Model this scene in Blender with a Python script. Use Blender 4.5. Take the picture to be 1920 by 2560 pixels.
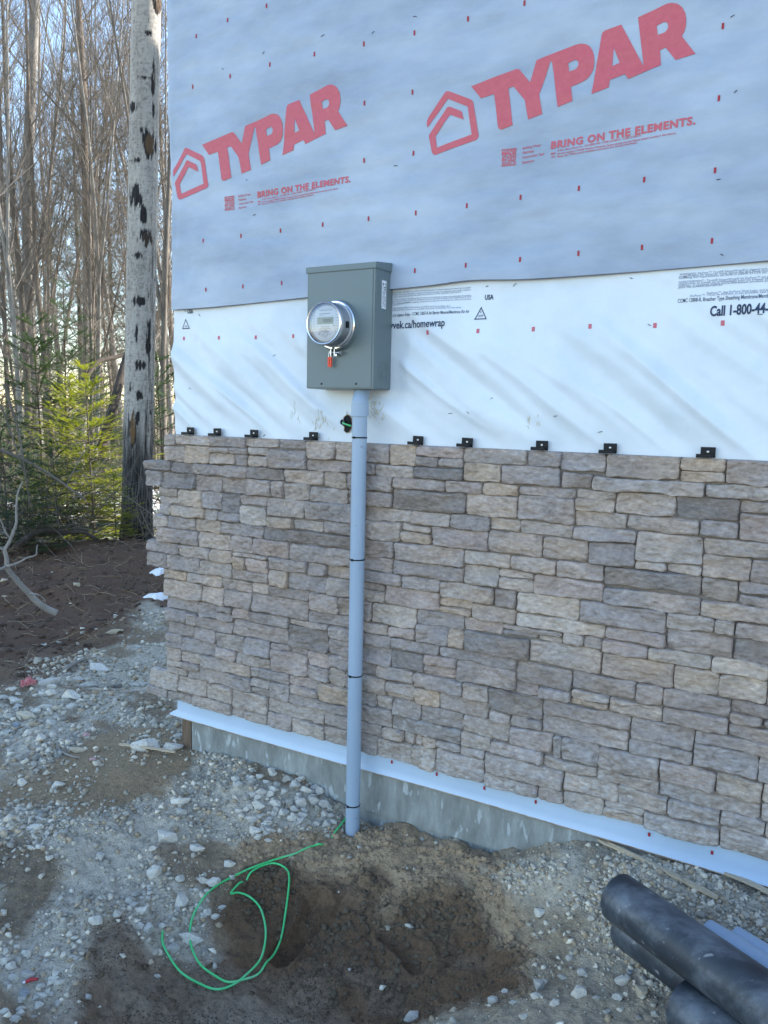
import bpy, bmesh, math, random
import numpy as np
from mathutils import Vector, Matrix

for o in list(bpy.data.objects):
    bpy.data.objects.remove(o)
SC = bpy.context.scene
COL = SC.collection
random.seed(7)
RNG = np.random.default_rng(11)

# ------------------------------------------------------------------ camera
CAM = np.array([0.0, -2.75, 1.7])
YAW, PITCH, ROLL, FOC = math.radians(30.314), math.radians(7.087), math.radians(1.267), 2000.0
_f = np.array([-math.sin(YAW)*math.cos(PITCH), math.cos(YAW)*math.cos(PITCH), -math.sin(PITCH)])
_r = np.array([math.cos(YAW), math.sin(YAW), 0.0])
_u = np.cross(_r, _f)
RIGHT = _r*math.cos(ROLL) + _u*math.sin(ROLL)
UP = -_r*math.sin(ROLL) + _u*math.cos(ROLL)
cd = bpy.data.cameras.new('camera')
cam = bpy.data.objects.new('camera', cd)
COL.objects.link(cam)
cam.matrix_world = Matrix(((RIGHT[0], UP[0], -_f[0], CAM[0]), (RIGHT[1], UP[1], -_f[1], CAM[1]),
                           (RIGHT[2], UP[2], -_f[2], CAM[2]), (0, 0, 0, 1)))
cd.sensor_fit = 'VERTICAL'
cd.sensor_height = 24.0
cd.sensor_width = 18.0
cd.lens = FOC/2560*24.0
cd.clip_start = 0.05
cd.clip_end = 2000
SC.camera = cam

# ------------------------------------------------------------------ sky, sun, exposure
SUN_EL = math.radians(34)
SUN_AZ = (0.60, 0.80)                       # direction towards the sun, over ground (behind the house)
w = bpy.data.worlds.new('World')
SC.world = w
w.use_nodes = True
nt = w.node_tree
nt.nodes.clear()
sky = nt.nodes.new('ShaderNodeTexSky')
sky.sky_type = 'NISHITA'
sky.sun_disc = False
sky.sun_elevation = SUN_EL
sky.sun_rotation = math.atan2(SUN_AZ[0], SUN_AZ[1])
sky.air_density = 1.15
sky.dust_density = 0.1
sky.ozone_density = 1.7
bg = nt.nodes.new('ShaderNodeBackground')
bg.inputs['Strength'].default_value = 0.13
wo = nt.nodes.new('ShaderNodeOutputWorld')
nt.links.new(sky.outputs[0], bg.inputs[0])
nt.links.new(bg.outputs[0], wo.inputs[0])
sl = bpy.data.lights.new('sun', 'SUN')
sl.energy = 3.6
sl.angle = math.radians(0.5)
sl.color = (1.0, 0.93, 0.82)
so = bpy.data.objects.new('sun', sl)
COL.objects.link(so)
sd = Vector((SUN_AZ[0]*math.cos(SUN_EL), SUN_AZ[1]*math.cos(SUN_EL), math.sin(SUN_EL)))
so.rotation_euler = (-sd).to_track_quat('-Z', 'Y').to_euler()
so.location = sd*30
SC.view_settings.view_transform = 'Standard'
SC.view_settings.look = 'None'
SC.view_settings.exposure = 1.93
SC.view_settings.gamma = 1.0
SC.cycles.max_bounces = 6
SC.cycles.diffuse_bounces = 4

# ------------------------------------------------------------------ pixel -> place (source pixels of the 1920x2560 picture)
def ray(px, py):
    return _f + RIGHT*(px-960)/FOC - UP*(py-1280)/FOC
def W(px, py, y=0.0):
    d = ray(px, py)
    return CAM + d*((y-CAM[1])/d[1])
def atdist(px, py, dist):
    d = ray(px, py)
    return CAM + d*(dist/math.hypot(d[0], d[1]))
def Z(n, x, y):
    o = {1: (0, 0), 2: (960, 0), 3: (0, 640), 4: (960, 640), 5: (0, 1280), 6: (960, 1280), 7: (0, 1920), 8: (960, 1920)}[n]
    return (o[0]+x*960/1659, o[1]+y*960/1659)

# ------------------------------------------------------------------ noise
def _hash(ix, iy, iz, seed):
    h = (ix.astype(np.int64)*374761393 + iy.astype(np.int64)*668265263 + iz.astype(np.int64)*2147483647 + seed*1274126177) & 0xffffffff
    h = ((h ^ (h >> 13))*1274126177) & 0xffffffff
    h = (h ^ (h >> 16))
    return (h & 0xffffff)/float(0xffffff)
def vnoise(x, y, z=0.0, seed=0):
    x = np.asarray(x, float); y = np.asarray(y, float); z = np.asarray(z, float)+0*x
    y = y+0*x
    ix, iy, iz = np.floor(x), np.floor(y), np.floor(z)
    fx, fy, fz = x-ix, y-iy, z-iz
    fx, fy, fz = fx*fx*(3-2*fx), fy*fy*(3-2*fy), fz*fz*(3-2*fz)
    r = 0
    for dx in (0, 1):
        for dy in (0, 1):
            for dz in (0, 1):
                wgt = (fx if dx else 1-fx)*(fy if dy else 1-fy)*(fz if dz else 1-fz)
                r = r + wgt*_hash(ix+dx, iy+dy, iz+dz, seed)
    return r*2-1
def fbm(x, y, z=0.0, o=4, seed=0, gain=0.5):
    r = 0; a = 1.0; s = 1.0
    for k in range(o):
        r = r + a*vnoise(np.asarray(x)*s+17.3*k, np.asarray(y)*s+5.1*k, np.asarray(z)*s, seed+k)
        a *= gain; s *= 2.03
    return r
def sstep(a, b, x):
    t = np.clip((x-a)/(b-a), 0, 1)
    return t*t*(3-2*t)

# ------------------------------------------------------------------ materials
def mat(name, cols, scale=5.0, rough=0.8, bump=0.0, bscale=None, metallic=0.0, stretch=(1, 1, 1), attr=None, detail=8,
        transl=0.0, spec=0.5, speck=None, bdist=0.01, alpha=None, coord='Object'):
    m = bpy.data.materials.new(name)
    m.use_nodes = True
    t = m.node_tree
    N, L = t.nodes, t.links
    p = N['Principled BSDF']
    p.inputs['Roughness'].default_value = rough
    p.inputs['Metallic'].default_value = metallic
    p.inputs['Specular IOR Level'].default_value = spec
    tc = N.new('ShaderNodeTexCoord')
    mp = N.new('ShaderNodeMapping')
    mp.inputs['Scale'].default_value = stretch
    L.new(tc.outputs[coord], mp.inputs[0])
    nz = N.new('ShaderNodeTexNoise')
    nz.inputs['Scale'].default_value = scale
    nz.inputs['Detail'].default_value = detail
    nz.inputs['Roughness'].default_value = 0.65
    L.new(mp.outputs[0], nz.inputs['Vector'])
    cr = N.new('ShaderNodeValToRGB')
    el = cr.color_ramp.elements
    n = len(cols)
    pos = [0.5] if n == 1 else [0.3+0.4*i/(n-1) for i in range(n)]
    while len(el) < n: el.new(0.5)
    if n == 1:
        el.remove(el[1])
    for i, c in enumerate(cols):
        el[i].position = pos[i]
        el[i].color = (*c, 1)
    L.new(nz.outputs['Fac'], cr.inputs[0])
    out = cr.outputs[0]
    if attr:
        at = N.new('ShaderNodeAttribute')
        at.attribute_name = attr
        mx = N.new('ShaderNodeMix')
        mx.data_type = 'RGBA'
        mx.blend_type = 'MULTIPLY'
        mx.inputs[0].default_value = 1.0
        L.new(at.outputs['Color'], mx.inputs[6])
        L.new(out, mx.inputs[7])
        out = mx.outputs[2]
    if speck:
        sc_, thr, colr = speck
        n2 = N.new('ShaderNodeTexNoise')
        n2.inputs['Scale'].default_value = sc_
        n2.inputs['Detail'].default_value = 5
        L.new(mp.outputs[0], n2.inputs['Vector'])
        r2 = N.new('ShaderNodeValToRGB')
        r2.color_ramp.elements[0].position = thr
        r2.color_ramp.elements[1].position = thr+0.05
        L.new(n2.outputs['Fac'], r2.inputs[0])
        m2 = N.new('ShaderNodeMix')
        m2.data_type = 'RGBA'
        L.new(r2.outputs[0], m2.inputs[0])
        L.new(out, m2.inputs[6])
        m2.inputs[7].default_value = (*colr, 1)
        out = m2.outputs[2]
    L.new(out, p.inputs['Base Color'])
    if bump > 0:
        nb = N.new('ShaderNodeTexNoise')
        nb.inputs['Scale'].default_value = bscale or scale*4
        nb.inputs['Detail'].default_value = 8
        nb.inputs['Roughness'].default_value = 0.6
        L.new(mp.outputs[0], nb.inputs['Vector'])
        b = N.new('ShaderNodeBump')
        b.inputs['Strength'].default_value = bump
        b.inputs['Distance'].default_value = bdist
        L.new(nb.outputs['Fac'], b.inputs['Height'])
        L.new(b.outputs[0], p.inputs['Normal'])
    if transl > 0:
        tr = N.new('ShaderNodeBsdfTranslucent')
        L.new(out, tr.inputs[0])
        ms = N.new('ShaderNodeMixShader')
        ms.inputs[0].default_value = transl
        o_ = N['Material Output']
        L.new(p.outputs[0], ms.inputs[1])
        L.new(tr.outputs[0], ms.inputs[2])
        L.new(ms.outputs[0], o_.inputs[0])
    return m

M = {}
M['stone'] = mat('stone', [(.54, .53, .52), (.88, .87, .87), (1.05, 1.05, 1.04), (1.40, 1.39, 1.37)], 58, .9, 1.0, 52, attr='Col', bdist=.008, stretch=(.7, 1, 1.5), detail=14)
M['backing'] = mat('stone_backing', [(.16, .14, .128), (.27, .235, .21)], 20, .95, .8)
M['grey_wrap'] = mat('grey_wrap', [(.235, .285, .375), (.335, .395, .49), (.44, .50, .59)], 1.5, .5, .10, 260, stretch=(1, 1, 2.6), bdist=.002)  # tonal patches paint the soft shading of the wavy sheet
M['white_wrap'] = mat('white_wrap', [(.58, .64, .70), (.66, .71, .765), (.71, .76, .81)], 3, .42, .10, 180, bdist=.002)
M['red_print'] = mat('red_print', [(.50, .085, .11), (.56, .11, .14)], 60, .55)
M['red_tick'] = mat('red_tick', [(.35, .015, .03)], 30, .6)
M['pink_tick'] = mat('pink_tick', [(.55, .13, .17)], 30, .6)
M['navy'] = mat('navy_print', [(.015, .035, .085)], 30, .6)
M['pale_navy'] = mat('pale_navy_print', [(.16, .20, .30)], 30, .6)
M['staple'] = mat('staple', [(.02, .02, .025)], 10, .4, metallic=.6)
M['concrete'] = mat('concrete', [(.17, .18, .17), (.26, .275, .265), (.38, .40, .39)], 6, .92, .8, 40, speck=(14, .60, (.42, .45, .46)), stretch=(2.2, 2.2, .7))
M['flashing'] = mat('flashing', [(.43, .55, .70), (.48, .60, .75)], 4, .38, .06, 90)
M['flashing_edge'] = mat('flashing_edge', [(.25, .15, .09), (.5, .46, .42)], 25, .7)
M['post'] = mat('brown_wood', [(.10, .065, .04), (.18, .125, .09)], 12, .85, .3, stretch=(4, 4, .6))
M['box'] = mat('box_paint', [(.125, .165, .175), (.135, .175, .187)], 3, .42, .02, 300)
M['steel'] = mat('steel', [(.72, .72, .74)], 20, .18, .03, metallic=1.0)
M['zinc'] = mat('zinc', [(.6, .6, .62), (.7, .7, .72)], 40, .35, metallic=1.0)
M['meter_body'] = mat('meter_body', [(.42, .44, .47), (.48, .50, .53)], 8, .35)
M['meter_face'] = mat('meter_face', [(.74, .76, .79)], 8, .5)
M['face_label'] = mat('face_label', [(.78, .80, .84)], 8, .5)
M['lcd'] = mat('lcd', [(.24, .27, .22), (.27, .30, .25)], 9, .25)
M['ink'] = mat('ink', [(.05, .055, .065)], 9, .6)
M['black_plastic'] = mat('black_plastic', [(.004, .005, .008), (.009, .010, .014)], 20, .5, spec=.25)
M['seal'] = mat('orange_seal', [(.75, .05, .015), (.82, .075, .02)], 30, .45)
M['seal_shade'] = mat('seal_groove_shade', [(.30, .012, .008)], 30, .6)  # darker seal red, painted shade for the groove line
M['pvc'] = mat('grey_pvc', [(.28, .365, .475), (.32, .405, .515)], 2.5, .42, .03, 120, speck=(40, .68, (.24, .28, .34)))
M['label'] = mat('paper_label', [(.70, .73, .78)], 9, .5)
M['dark'] = mat('shade_black', [(.006, .007, .009)], 9, .9)  # near-black standing in for the shade inside openings
M['jute'] = mat('torn_edge', [(.22, .15, .08), (.35, .25, .15)], 60, .9)
M['stain'] = mat('glue_stain', [(.50, .46, .34), (.60, .57, .47)], 60, .5)
M['green'] = mat('green_wire', [(.04, .46, .13), (.07, .56, .19), (.22, .54, .30)], 9, .38)
M['abs'] = mat('black_pipe', [(.012, .015, .020), (.030, .038, .050), (.15, .17, .20)], 4.5, .48, .12, 60, stretch=(1, 1.6, 1), speck=(34, .655, (.20, .21, .225)))
M['lath'] = mat('pale_wood', [(.42, .33, .22), (.56, .46, .33)], 14, .8, .2, stretch=(8, 8, 8))
M['rock'] = mat('rock', [(.62, .60, .57), (.95, .95, .94), (1.15, 1.14, 1.12)], 9, .9, .8, 40, attr='Col', bdist=.004)
M['gravel'] = mat('gravel', [(.75, .75, .75), (1.1, 1.1, 1.1)], 60, .92, .2, 200, attr='Col', bdist=.002)
M['ground'] = mat('ground', [(.45, .43, .40), (.9, .9, .9), (1.05, 1.04, 1.02), (1.4, 1.37, 1.33)], 46, .95, 1.0, 90, attr='Col', bdist=.012, detail=12)
M['snow'] = mat('snow', [(.80, .83, .87), (.88, .90, .93)], 8, .7, .4, 30)
M['tube_red'] = mat('dark_red_plastic', [(.28, .012, .018), (.36, .02, .03)], 20, .5)
M['rag'] = mat('red_cloth', [(.42, .05, .06), (.55, .30, .29)], 20, .75, .4, 60)
M['rag_pink'] = mat('pink_cloth', [(.55, .30, .30), (.62, .42, .42)], 20, .75, .4, 60)
M['bark_pale'] = mat('aspen_bark', [(.74, .74, .74), (1, 1, 1), (1.12, 1.1, 1.08)], 9, .9, .8, 16, stretch=(1.2, 1.2, 9), attr='Col', bdist=.012)
M['bark'] = [mat('bark_%s' % n, c, 5, .95, .6, 30, stretch=(3, 3, .6)) for n, c in (
    ('grey', [(.075, .065, .055), (.15, .13, .108), (.24, .212, .18)]), ('pale', [(.14, .13, .115), (.26, .24, .215), (.38, .355, .32)]),
    ('brown', [(.09, .07, .055), (.17, .135, .105), (.24, .20, .16)]))]
M['twig'] = mat('twig', [(.09, .076, .062), (.23, .20, .165)], 1.5, .9)
M['deadwood'] = mat('bleached_wood', [(.16, .145, .13), (.32, .29, .26)], 8, .85, .4, 40)
M['darkwood'] = mat('rotten_log', [(.03, .024, .02), (.09, .07, .055)], 8, .95, .6, 30)
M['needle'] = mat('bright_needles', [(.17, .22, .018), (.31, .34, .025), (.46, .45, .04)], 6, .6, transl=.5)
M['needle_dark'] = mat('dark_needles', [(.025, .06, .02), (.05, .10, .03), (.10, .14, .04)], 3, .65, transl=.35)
M['firstem'] = mat('fir_stem', [(.05, .04, .03), (.12, .10, .08)], 9, .9)
M['litter'] = mat('litter', [(.22, .155, .085), (.42, .33, .21), (.50, .43, .31)], 2, .95)

# ------------------------------------------------------------------ object helpers
def link(name, me, m=None, parent=None, smooth=False):
    o = bpy.data.objects.new(name, me)
    COL.objects.link(o)
    if m is not None and not me.materials:
        me.materials.append(m)
    if parent is not None:
        o.parent = parent
    if smooth:
        me.shade_smooth()
    return o
def tag(o, label=None, cat=None, group=None, kind=None):
    if label: o['label'] = label
    if cat: o['category'] = cat
    if group: o['group'] = group
    if kind: o['kind'] = kind
    return o
def empty(name, loc=(0, 0, 0), label=None, cat=None, group=None):
    o = bpy.data.objects.new(name, None)
    o.empty_display_size = .1
    o.location = loc
    COL.objects.link(o)
    return tag(o, label, cat, group)
def npmesh(name, V, F, col=None, nv=None):
    """V (n,3), F (m,k) or list of faces; col (n,3) per vertex"""
    me = bpy.data.meshes.new(name)
    V = np.asarray(V, np.float32)
    if isinstance(F, np.ndarray):
        k = F.shape[1]
        me.vertices.add(len(V)); me.vertices.foreach_set('co', V.ravel())
        me.loops.add(F.size); me.loops.foreach_set('vertex_index', F.ravel().astype(np.int32))
        me.polygons.add(len(F))
        me.polygons.foreach_set('loop_start', np.arange(0, F.size, k, dtype=np.int32))
        me.update(calc_edges=True)
    else:
        me.from_pydata(V.tolist(), [], F)
        me.update()
    if col is not None:
        a = me.color_attributes.new('Col', 'FLOAT_COLOR', 'POINT')
        c = np.ones((len(V), 4), np.float32); c[:, :3] = col
        a.data.foreach_set('color', c.ravel())
    return me
class MB:
    def __init__(s): s.v = []; s.f = []; s.mi = []
    def add(s, V, F, mi=0):
        b = len(s.v); s.v += [tuple(map(float, p)) for p in V]; s.f += [tuple(b+i for i in f) for f in F]; s.mi += [mi]*len(F); return s
    def box(s, a, b, mi=0):
        (x0, y0, z0), (x1, y1, z1) = a, b
        return s.add([(x0, y0, z0), (x1, y0, z0), (x1, y1, z0), (x0, y1, z0), (x0, y0, z1), (x1, y0, z1), (x1, y1, z1), (x0, y1, z1)],
                     [(0, 3, 2, 1), (4, 5, 6, 7), (0, 1, 5, 4), (1, 2, 6, 5), (2, 3, 7, 6), (3, 0, 4, 7)], mi)
    def tube(s, pts, rad, n=12, cap=True, mi=0, hollow=False):
        pts = [Vector(p) for p in pts]
        if not hasattr(rad, '__len__'): rad = [rad]*len(pts)
        rings = []; up = None
        for i, p in enumerate(pts):
            d = (pts[min(i+1, len(pts)-1)]-pts[max(i-1, 0)])
            if d.length < 1e-9: d = Vector((0, 0, 1))
            d.normalize()
            if up is None:
                up = d.orthogonal().normalized()
            up = (up-d*up.dot(d))
            if up.length < 1e-6: up = d.orthogonal()
            up.normalize()
            sd_ = d.cross(up)
            rings.append([p+(up*math.cos(2*math.pi*k/n)+sd_*math.sin(2*math.pi*k/n))*rad[i] for k in range(n)])
        V = [q for r in rings for q in r]
        F = []
        for i in range(len(pts)-1):
            for k in range(n):
                F.append((i*n+k, i*n+(k+1) % n, (i+1)*n+(k+1) % n, (i+1)*n+k))
        if cap:
            F.append(tuple(range(n-1, -1, -1)))
            F.append(tuple((len(pts)-1)*n+k for k in range(n)))
        return s.add(V, F, mi)
    def lathe(s, prof, c, ax, n=48, mi=0, a0=0, a1=2*math.pi, z0=None):
        """prof [(r, t)] around axis ax through c"""
        ax = Vector(ax).normalized(); e1 = Vector(z0) if z0 else ax.orthogonal().normalized(); e2 = ax.cross(e1); c = Vector(c)
        full = abs(a1-a0-2*math.pi) < 1e-6
        m = n if full else n+1
        V = []
        for r, t in prof:
            for k in range(m):
                a = a0+(a1-a0)*k/n
                V.append(c+ax*t+(e1*math.cos(a)+e2*math.sin(a))*r)
        F = []
        for i in range(len(prof)-1):
            for k in range(n if full else n):
                k2 = (k+1) % m if full else k+1
                F.append((i*m+k, i*m+k2, (i+1)*m+k2, (i+1)*m+k))
        return s.add(V, F, mi)
    def build(s, name, m, parent=None, smooth=False, bevel=0.0, loc=None):
        me = bpy.data.meshes.new(name)
        V = s.v
        if loc is not None:
            V = [(a-loc[0], b-loc[1], c-loc[2]) for a, b, c in V]
        me.from_pydata(V, [], s.f)
        ms = m if isinstance(m, (list, tuple)) else [m]
        for q in ms: me.materials.append(q)
        if len(ms) > 1: me.polygons.foreach_set('material_index', s.mi)
        bm = bmesh.new(); bm.from_mesh(me)
        bmesh.ops.recalc_face_normals(bm, faces=bm.faces)
        if bevel > 0:
            bmesh.ops.bevel(bm, geom=[e for e in bm.edges if len(e.link_faces) == 2 and e.calc_face_angle(0) > .6], offset=bevel, segments=2, affect='EDGES')
        bm.to_mesh(me); bm.free(); me.update()
        o = link(name, me, None, parent)
        if loc is not None: o.location = loc
        if smooth:
            me.shade_smooth()
            try: me.set_sharp_from_angle(angle=math.radians(35))
            except Exception: pass
        return o
def catmull(P, n=8):
    P = [np.array(p, float) for p in P]
    P = [2*P[0]-P[1]]+P+[2*P[-1]-P[-2]]
    out = []
    for i in range(1, len(P)-2):
        a, b, c, d = P[i-1:i+3]
        for k in range(n):
            t = k/n
            out.append(.5*((2*b)+(-a+c)*t+(2*a-5*b+4*c-d)*t*t+(-a+3*b-3*c+d)*t**3))
    out.append(P[-2])
    return out

# ------------------------------------------------------------------ ground
def inpoly(px, py, poly):
    px = np.asarray(px); py = np.asarray(py)
    r = np.zeros(px.shape, bool)
    n = len(poly)
    for i in range(n):
        x0, y0 = poly[i]; x1, y1 = poly[(i+1) % n]
        c = ((y0 > py) != (y1 > py)) & (px < (x1-x0)*(py-y0)/((y1-y0) if y1 != y0 else 1e-9)+x0)
        r ^= c
    return r
CP = np.array([  # x, y, z, spread of the shaping points of the terrain
    (-3.2, .1, .05, .4), (-2.75, -.1, .06, .25), (-2.3, -.08, .075, .2), (-2.0, -.10, .08, .16), (-1.88, -.06, .05, .08), (-1.85, -.17, -.01, .12), (-1.66, -.12, -.055, .14), (-1.45, -.09, .015, .12), (-1.2, -.09, .03, .13), (-1.5, -.2, -.015, .09), (-1.2, -.19, .015, .1), (-1.05, -.16, .02, .1), (-1.35, -.0, -.03, .05), (-1.15, -.0, -.02, .05),
    (-.95, -.05, .09, .10), (-.97, -.2, .02, .10), (-.8, -.04, .155, .13), (-.55, -.04, .195, .18), (-.3, -.04, .20, .2), (0, -.04, .20, .25), (.4, -.05, .20, .4), (1.5, 0, .2, .6),
    (-1.6, -.35, -.08, .16), (-1.3, -.3, -.07, .16), (-1.05, -.3, -.10, .16), (-1.3, -.6, -.22, .2), (-1.55, -.62, -.20, .2), (-1.75, -.9, -.20, .2), (-1.45, -.95, -.24, .22), (-1.15, -.75, -.22, .2),
    (-1.8, -1.3, -.17, .22), (-1.5, -1.5, -.17, .3), (-.98, -.5, -.14, .14), (-1.2, -1.1, -.15, .2),
    (-.78, -.4, -.02, .13), (-.6, -.3, .08, .14), (-.25, -.3, .12, .15), (-.5, -.6, .0, .2), (-.8, -.8, -.05, .18), (-.75, -1.1, -.02, .25), (-.2, -.5, .05, .25), (-.1, -1.2, .02, .4), (.6, -.8, .06, .5),
    (-2.0, -.55, -.06, .2), (-2.2, -.8, -.06, .2), (-2.45, -.5, .02, .25), (-2.4, -1.1, -.05, .25), (-2.2, -1.5, -.08, .3), (-2.8, -.9, .02, .35), (-3.2, -.4, .03, .4), (-3.1, -1.6, .0, .5), (-2.0, -2.3, -.05, .6), (-.5, -2.3, 0, .7), (-1.2,-1.7,-.12,.3),
    (-3.6, .6, .03, .45), (-4.4, .3, .03, .5), (-4.4, 1.2, .02, .4), (-3.6, 1.5, .02, .5), (-5.2, .3, .03, .5),
])
MOUND = [(-6.45, 2.75, .27, .8, .6), (-7.2, 2.0, .14, .9, .7), (-5.6, 3.4, .12, .7, .5), (-5.6, 2.2, .12, .7, .6), (-6.3, 1.5, .10, .8, .5), (-8.2, 1.6, .22, 1.0, .7)]
def terrain0(x, y):
    x = np.asarray(x, float); y = np.asarray(y, float)
    s = 0.02*0.5+np.zeros(np.broadcast(x, y).shape); wsum = 0.5*.15+0*s
    s = s*0
    for cx, cy, cz, sp in CP:
        g = np.exp(-((x-cx)**2+(y-cy)**2)/(2*(sp*.85)**2))/(sp/.2)
        s = s+g*cz; wsum = wsum+g
    wsum = wsum-.075+.03
    h = s/wsum
    for mx, my, mh, sx, sy in MOUND:
        a = math.radians(40)
        u = (x-mx)*math.cos(a)+(y-my)*math.sin(a); v = -(x-mx)*math.sin(a)+(y-my)*math.cos(a)
        h = h+mh*np.exp(-(u*u/(2*sx*sx*.5)+v*v/(2*sy*sy*.9)))*(1-.0*u)
    far = sstep(12, 60, np.hypot(x, y))
    h = h+far*(0.4*fbm(x*.03, y*.03, 0, 2, 3))
    return h
def hit0(px, py, fn=None):
    fn = fn or terrain0
    d = ray(px, py); t0 = .3; p = CAM
    ts = np.concatenate([np.linspace(.5, 8, 400), np.linspace(8, 60, 500)])
    P_ = CAM[None]+d[None]*ts[:, None]
    hh = fn(P_[:, 0], P_[:, 1])
    k = np.argmax(P_[:, 2] < hh)
    if k == 0: return P_[-1]
    a, b = ts[k-1], ts[k]
    for _ in range(18):
        m_ = (a+b)/2; q = CAM+d*m_
        if q[2] < float(fn(np.array([q[0]]), np.array([q[1]]))[0]): b = m_
        else: a = m_
    return CAM+d*b
def zone(poly):
    return [tuple(hit0(px, py)[:2]) for px, py in poly]
Z_DARK = zone([(560, 2215), (640, 2150), (760, 2170), (870, 2230), (960, 2250), (1060, 2190), (1160, 2230), (1230, 2300), (1330, 2360), (1300, 2440), (1230, 2480), (1150, 2500), (1080, 2560), (900, 2640), (100, 2640), (150, 2500), (190, 2420), (225, 2335), (330, 2275), (400, 2350), (500, 2420), (540, 2300)])
Z_CLAY = zone([(590, 2120), (680, 2050), (770, 2060), (860, 2080), (960, 2050), (1040, 2050), (1110, 2110), (1200, 2140), (1270, 2200), (1330, 2330), (1400, 2380), (1330, 2420), (1200, 2360), (1120, 2300), (900, 2300), (600, 2260)])
Z_PATH = zone([(190, 1880), (330, 1830), (480, 1815), (500, 1900), (440, 1960), (420, 2010), (250, 2040), (160, 2020), (100, 1980), (0, 1990), (0, 1900), (100, 1930)])
Z_LEFTD = zone([(-60, 2100), (60, 2080), (130, 2120), (150, 2200), (130, 2320), (60, 2340), (-60, 2330)])
Z_SOIL = zone([(-400, 1720), (-60, 1715), (0, 1700), (100, 1665), (220, 1620), (320, 1560), (420, 1500), (620, 1450)])+[(2, 30), (-40, 30), (-40, -6), (-9, -3)]
Z_STRIP = zone([(-300, 1780), (0, 1745), (110, 1695), (210, 1650), (330, 1570), (290, 1560), (170, 1610), (0, 1655), (-300, 1690)])
Z_RIGHTD = zone([(1480, 2130), (1600, 2200), (1920, 2330), (2100, 2500), (1900, 2420), (1700, 2280), (1560, 2180), (1400, 2250), (1420, 2500), (1300, 2480), (1380, 2300)])
def soft(x, y, poly, s=.05, seed=0):
    """soft membership of a zone with a ragged edge"""
    jx = fbm(x*4, y*4, 0, 4, seed)*s; jy = fbm(x*4+9, y*4+4, 0, 4, seed+5)*s
    r = 0
    for dx, dy in ((0, 0), (s*.4, 0), (-s*.4, 0), (0, s*.4), (0, -s*.4)):
        r = r+inpoly(x+jx+dx, y+jy+dy, poly)*.2
    return r
def masks(x, y):
    d = soft(x, y, Z_DARK, .085, 1); c = soft(x, y, Z_CLAY, .09, 2); p = soft(x, y, Z_PATH, .13, 3)
    l = soft(x, y, Z_LEFTD, .08, 4); so_ = soft(x, y, Z_SOIL, .25, 5); st = soft(x, y, Z_STRIP, .12, 6)
    rd = soft(x, y, Z_RIGHTD, .12, 7)
    return d, c, p, l, so_, st, rd
def brownf(x, y):
    return fbm(x*1.9+.5*y, y*3.2, 0, 4, 51)
def terrain(x, y):
    x = np.asarray(x, float); y = np.asarray(y, float)
    h = terrain0(x, y)
    near = 1-sstep(5, 9, np.hypot(x+2, y+1))
    d, c, p, l, so_, st, rd = masks(x, y)
    rough_ = np.clip(1-d*.45-p*.75-so_*.2, .2, 1)
    h = h+near*rough_*(.016*fbm(x*6, y*6, 0, 4, 21)+.006*fbm(x*30, y*30, 0, 3, 22))
    cl = np.clip(c+.35*l, 0, 1)
    h = h+near*cl*.014*np.abs(fbm(x*16, y*16, 0, 4, 23))
    h = h+near*d*(.014*fbm(x*9, y*9, 0, 4, 31)+.010*(np.abs(fbm(x*21, y*21, 0, 3, 33))-.3)*sstep(-.2, .5, fbm(x*3, y*3, 0, 2, 34))-.008*(1-sstep(0, .06, np.abs(fbm(x*7, y*7, 0, 2, 35)))))
    # footprint in the damp earth
    for (fx, fy, ang, L_, Wd, dep) in FOOT:
        u = (x-fx)*math.cos(ang)+(y-fy)*math.sin(ang); v = -(x-fx)*math.sin(ang)+(y-fy)*math.cos(ang)
        e = (np.abs(u)/L_)**2.6+(np.abs(v)/(Wd*(1-.25*np.cos(u/L_*3.1))))**2.6
        h = h-dep*(1-sstep(.75, 1.15, e))+.012*np.exp(-((e-1.35)/.35)**2)
    h = h+so_*(.035*fbm(x*3.5, y*3.5, 0, 5, 41)*(1-sstep(9, 14, np.hypot(x, y))))
    h = h+.07*sstep(9, 12, np.hypot(x, y))*fbm(x*.9, y*.9, 0, 3, 43)
    # wheel rut in the soil strip
    return h
FOOT = []
_a = hit0(700, 2400); _b = hit0(800, 2270)
FOOT.append(((_a[0]+_b[0])/2, (_a[1]+_b[1])/2, math.atan2(_b[1]-_a[1], _b[0]-_a[0]), .150, .055, .038))
_a = hit0(960, 2300); _b = hit0(1060, 2420)
FOOT.append(((_a[0]+_b[0])/2, (_a[1]+_b[1])/2, math.atan2(_b[1]-_a[1], _b[0]-_a[0]), .13, .05, .018))

def spaced(parts):
    out = []
    for a, b, s0, s1 in parts:
        n = max(2, int(round(abs(b-a)/((s0+s1)/2))))
        t = np.linspace(0, 1, n, endpoint=False)
        k = s1/s0
        if abs(k-1) < 1e-6: q = t
        else: q = (k**t-1)/(k-1)
        out.append(a+(b-a)*q)
    out.append(np.array([parts[-1][1]]))
    return np.concatenate(out)
gx = spaced([(-400, -14, 40, .35), (-14, -8, .3, .045), (-8, -3.1, .04, .016), (-3.1, .2, .0075, .0075), (.2, 3, .03, .15), (3, 400, .3, 40)])
gy = spaced([(-300, -5, 40, .3), (-5, -1.9, .2, .015), (-1.9, .02, .008, .0075), (.02, 3.5, .02, .03), (3.5, 12, .035, .25), (12, 500, .3, 40)])
GX, GY = np.meshgrid(gx, gy)
X_, Y_ = GX.ravel(), GY.ravel()
H_ = terrain(X_, Y_)
inside = (X_ > -2.66) & (Y_ > .06) & (Y_ < 12)
H_ = np.where(inside, np.minimum(H_, .0), H_)
nx_, ny_ = len(gx), len(gy)
ii = np.arange(ny_-1)[:, None]*nx_+np.arange(nx_-1)[None]
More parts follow.
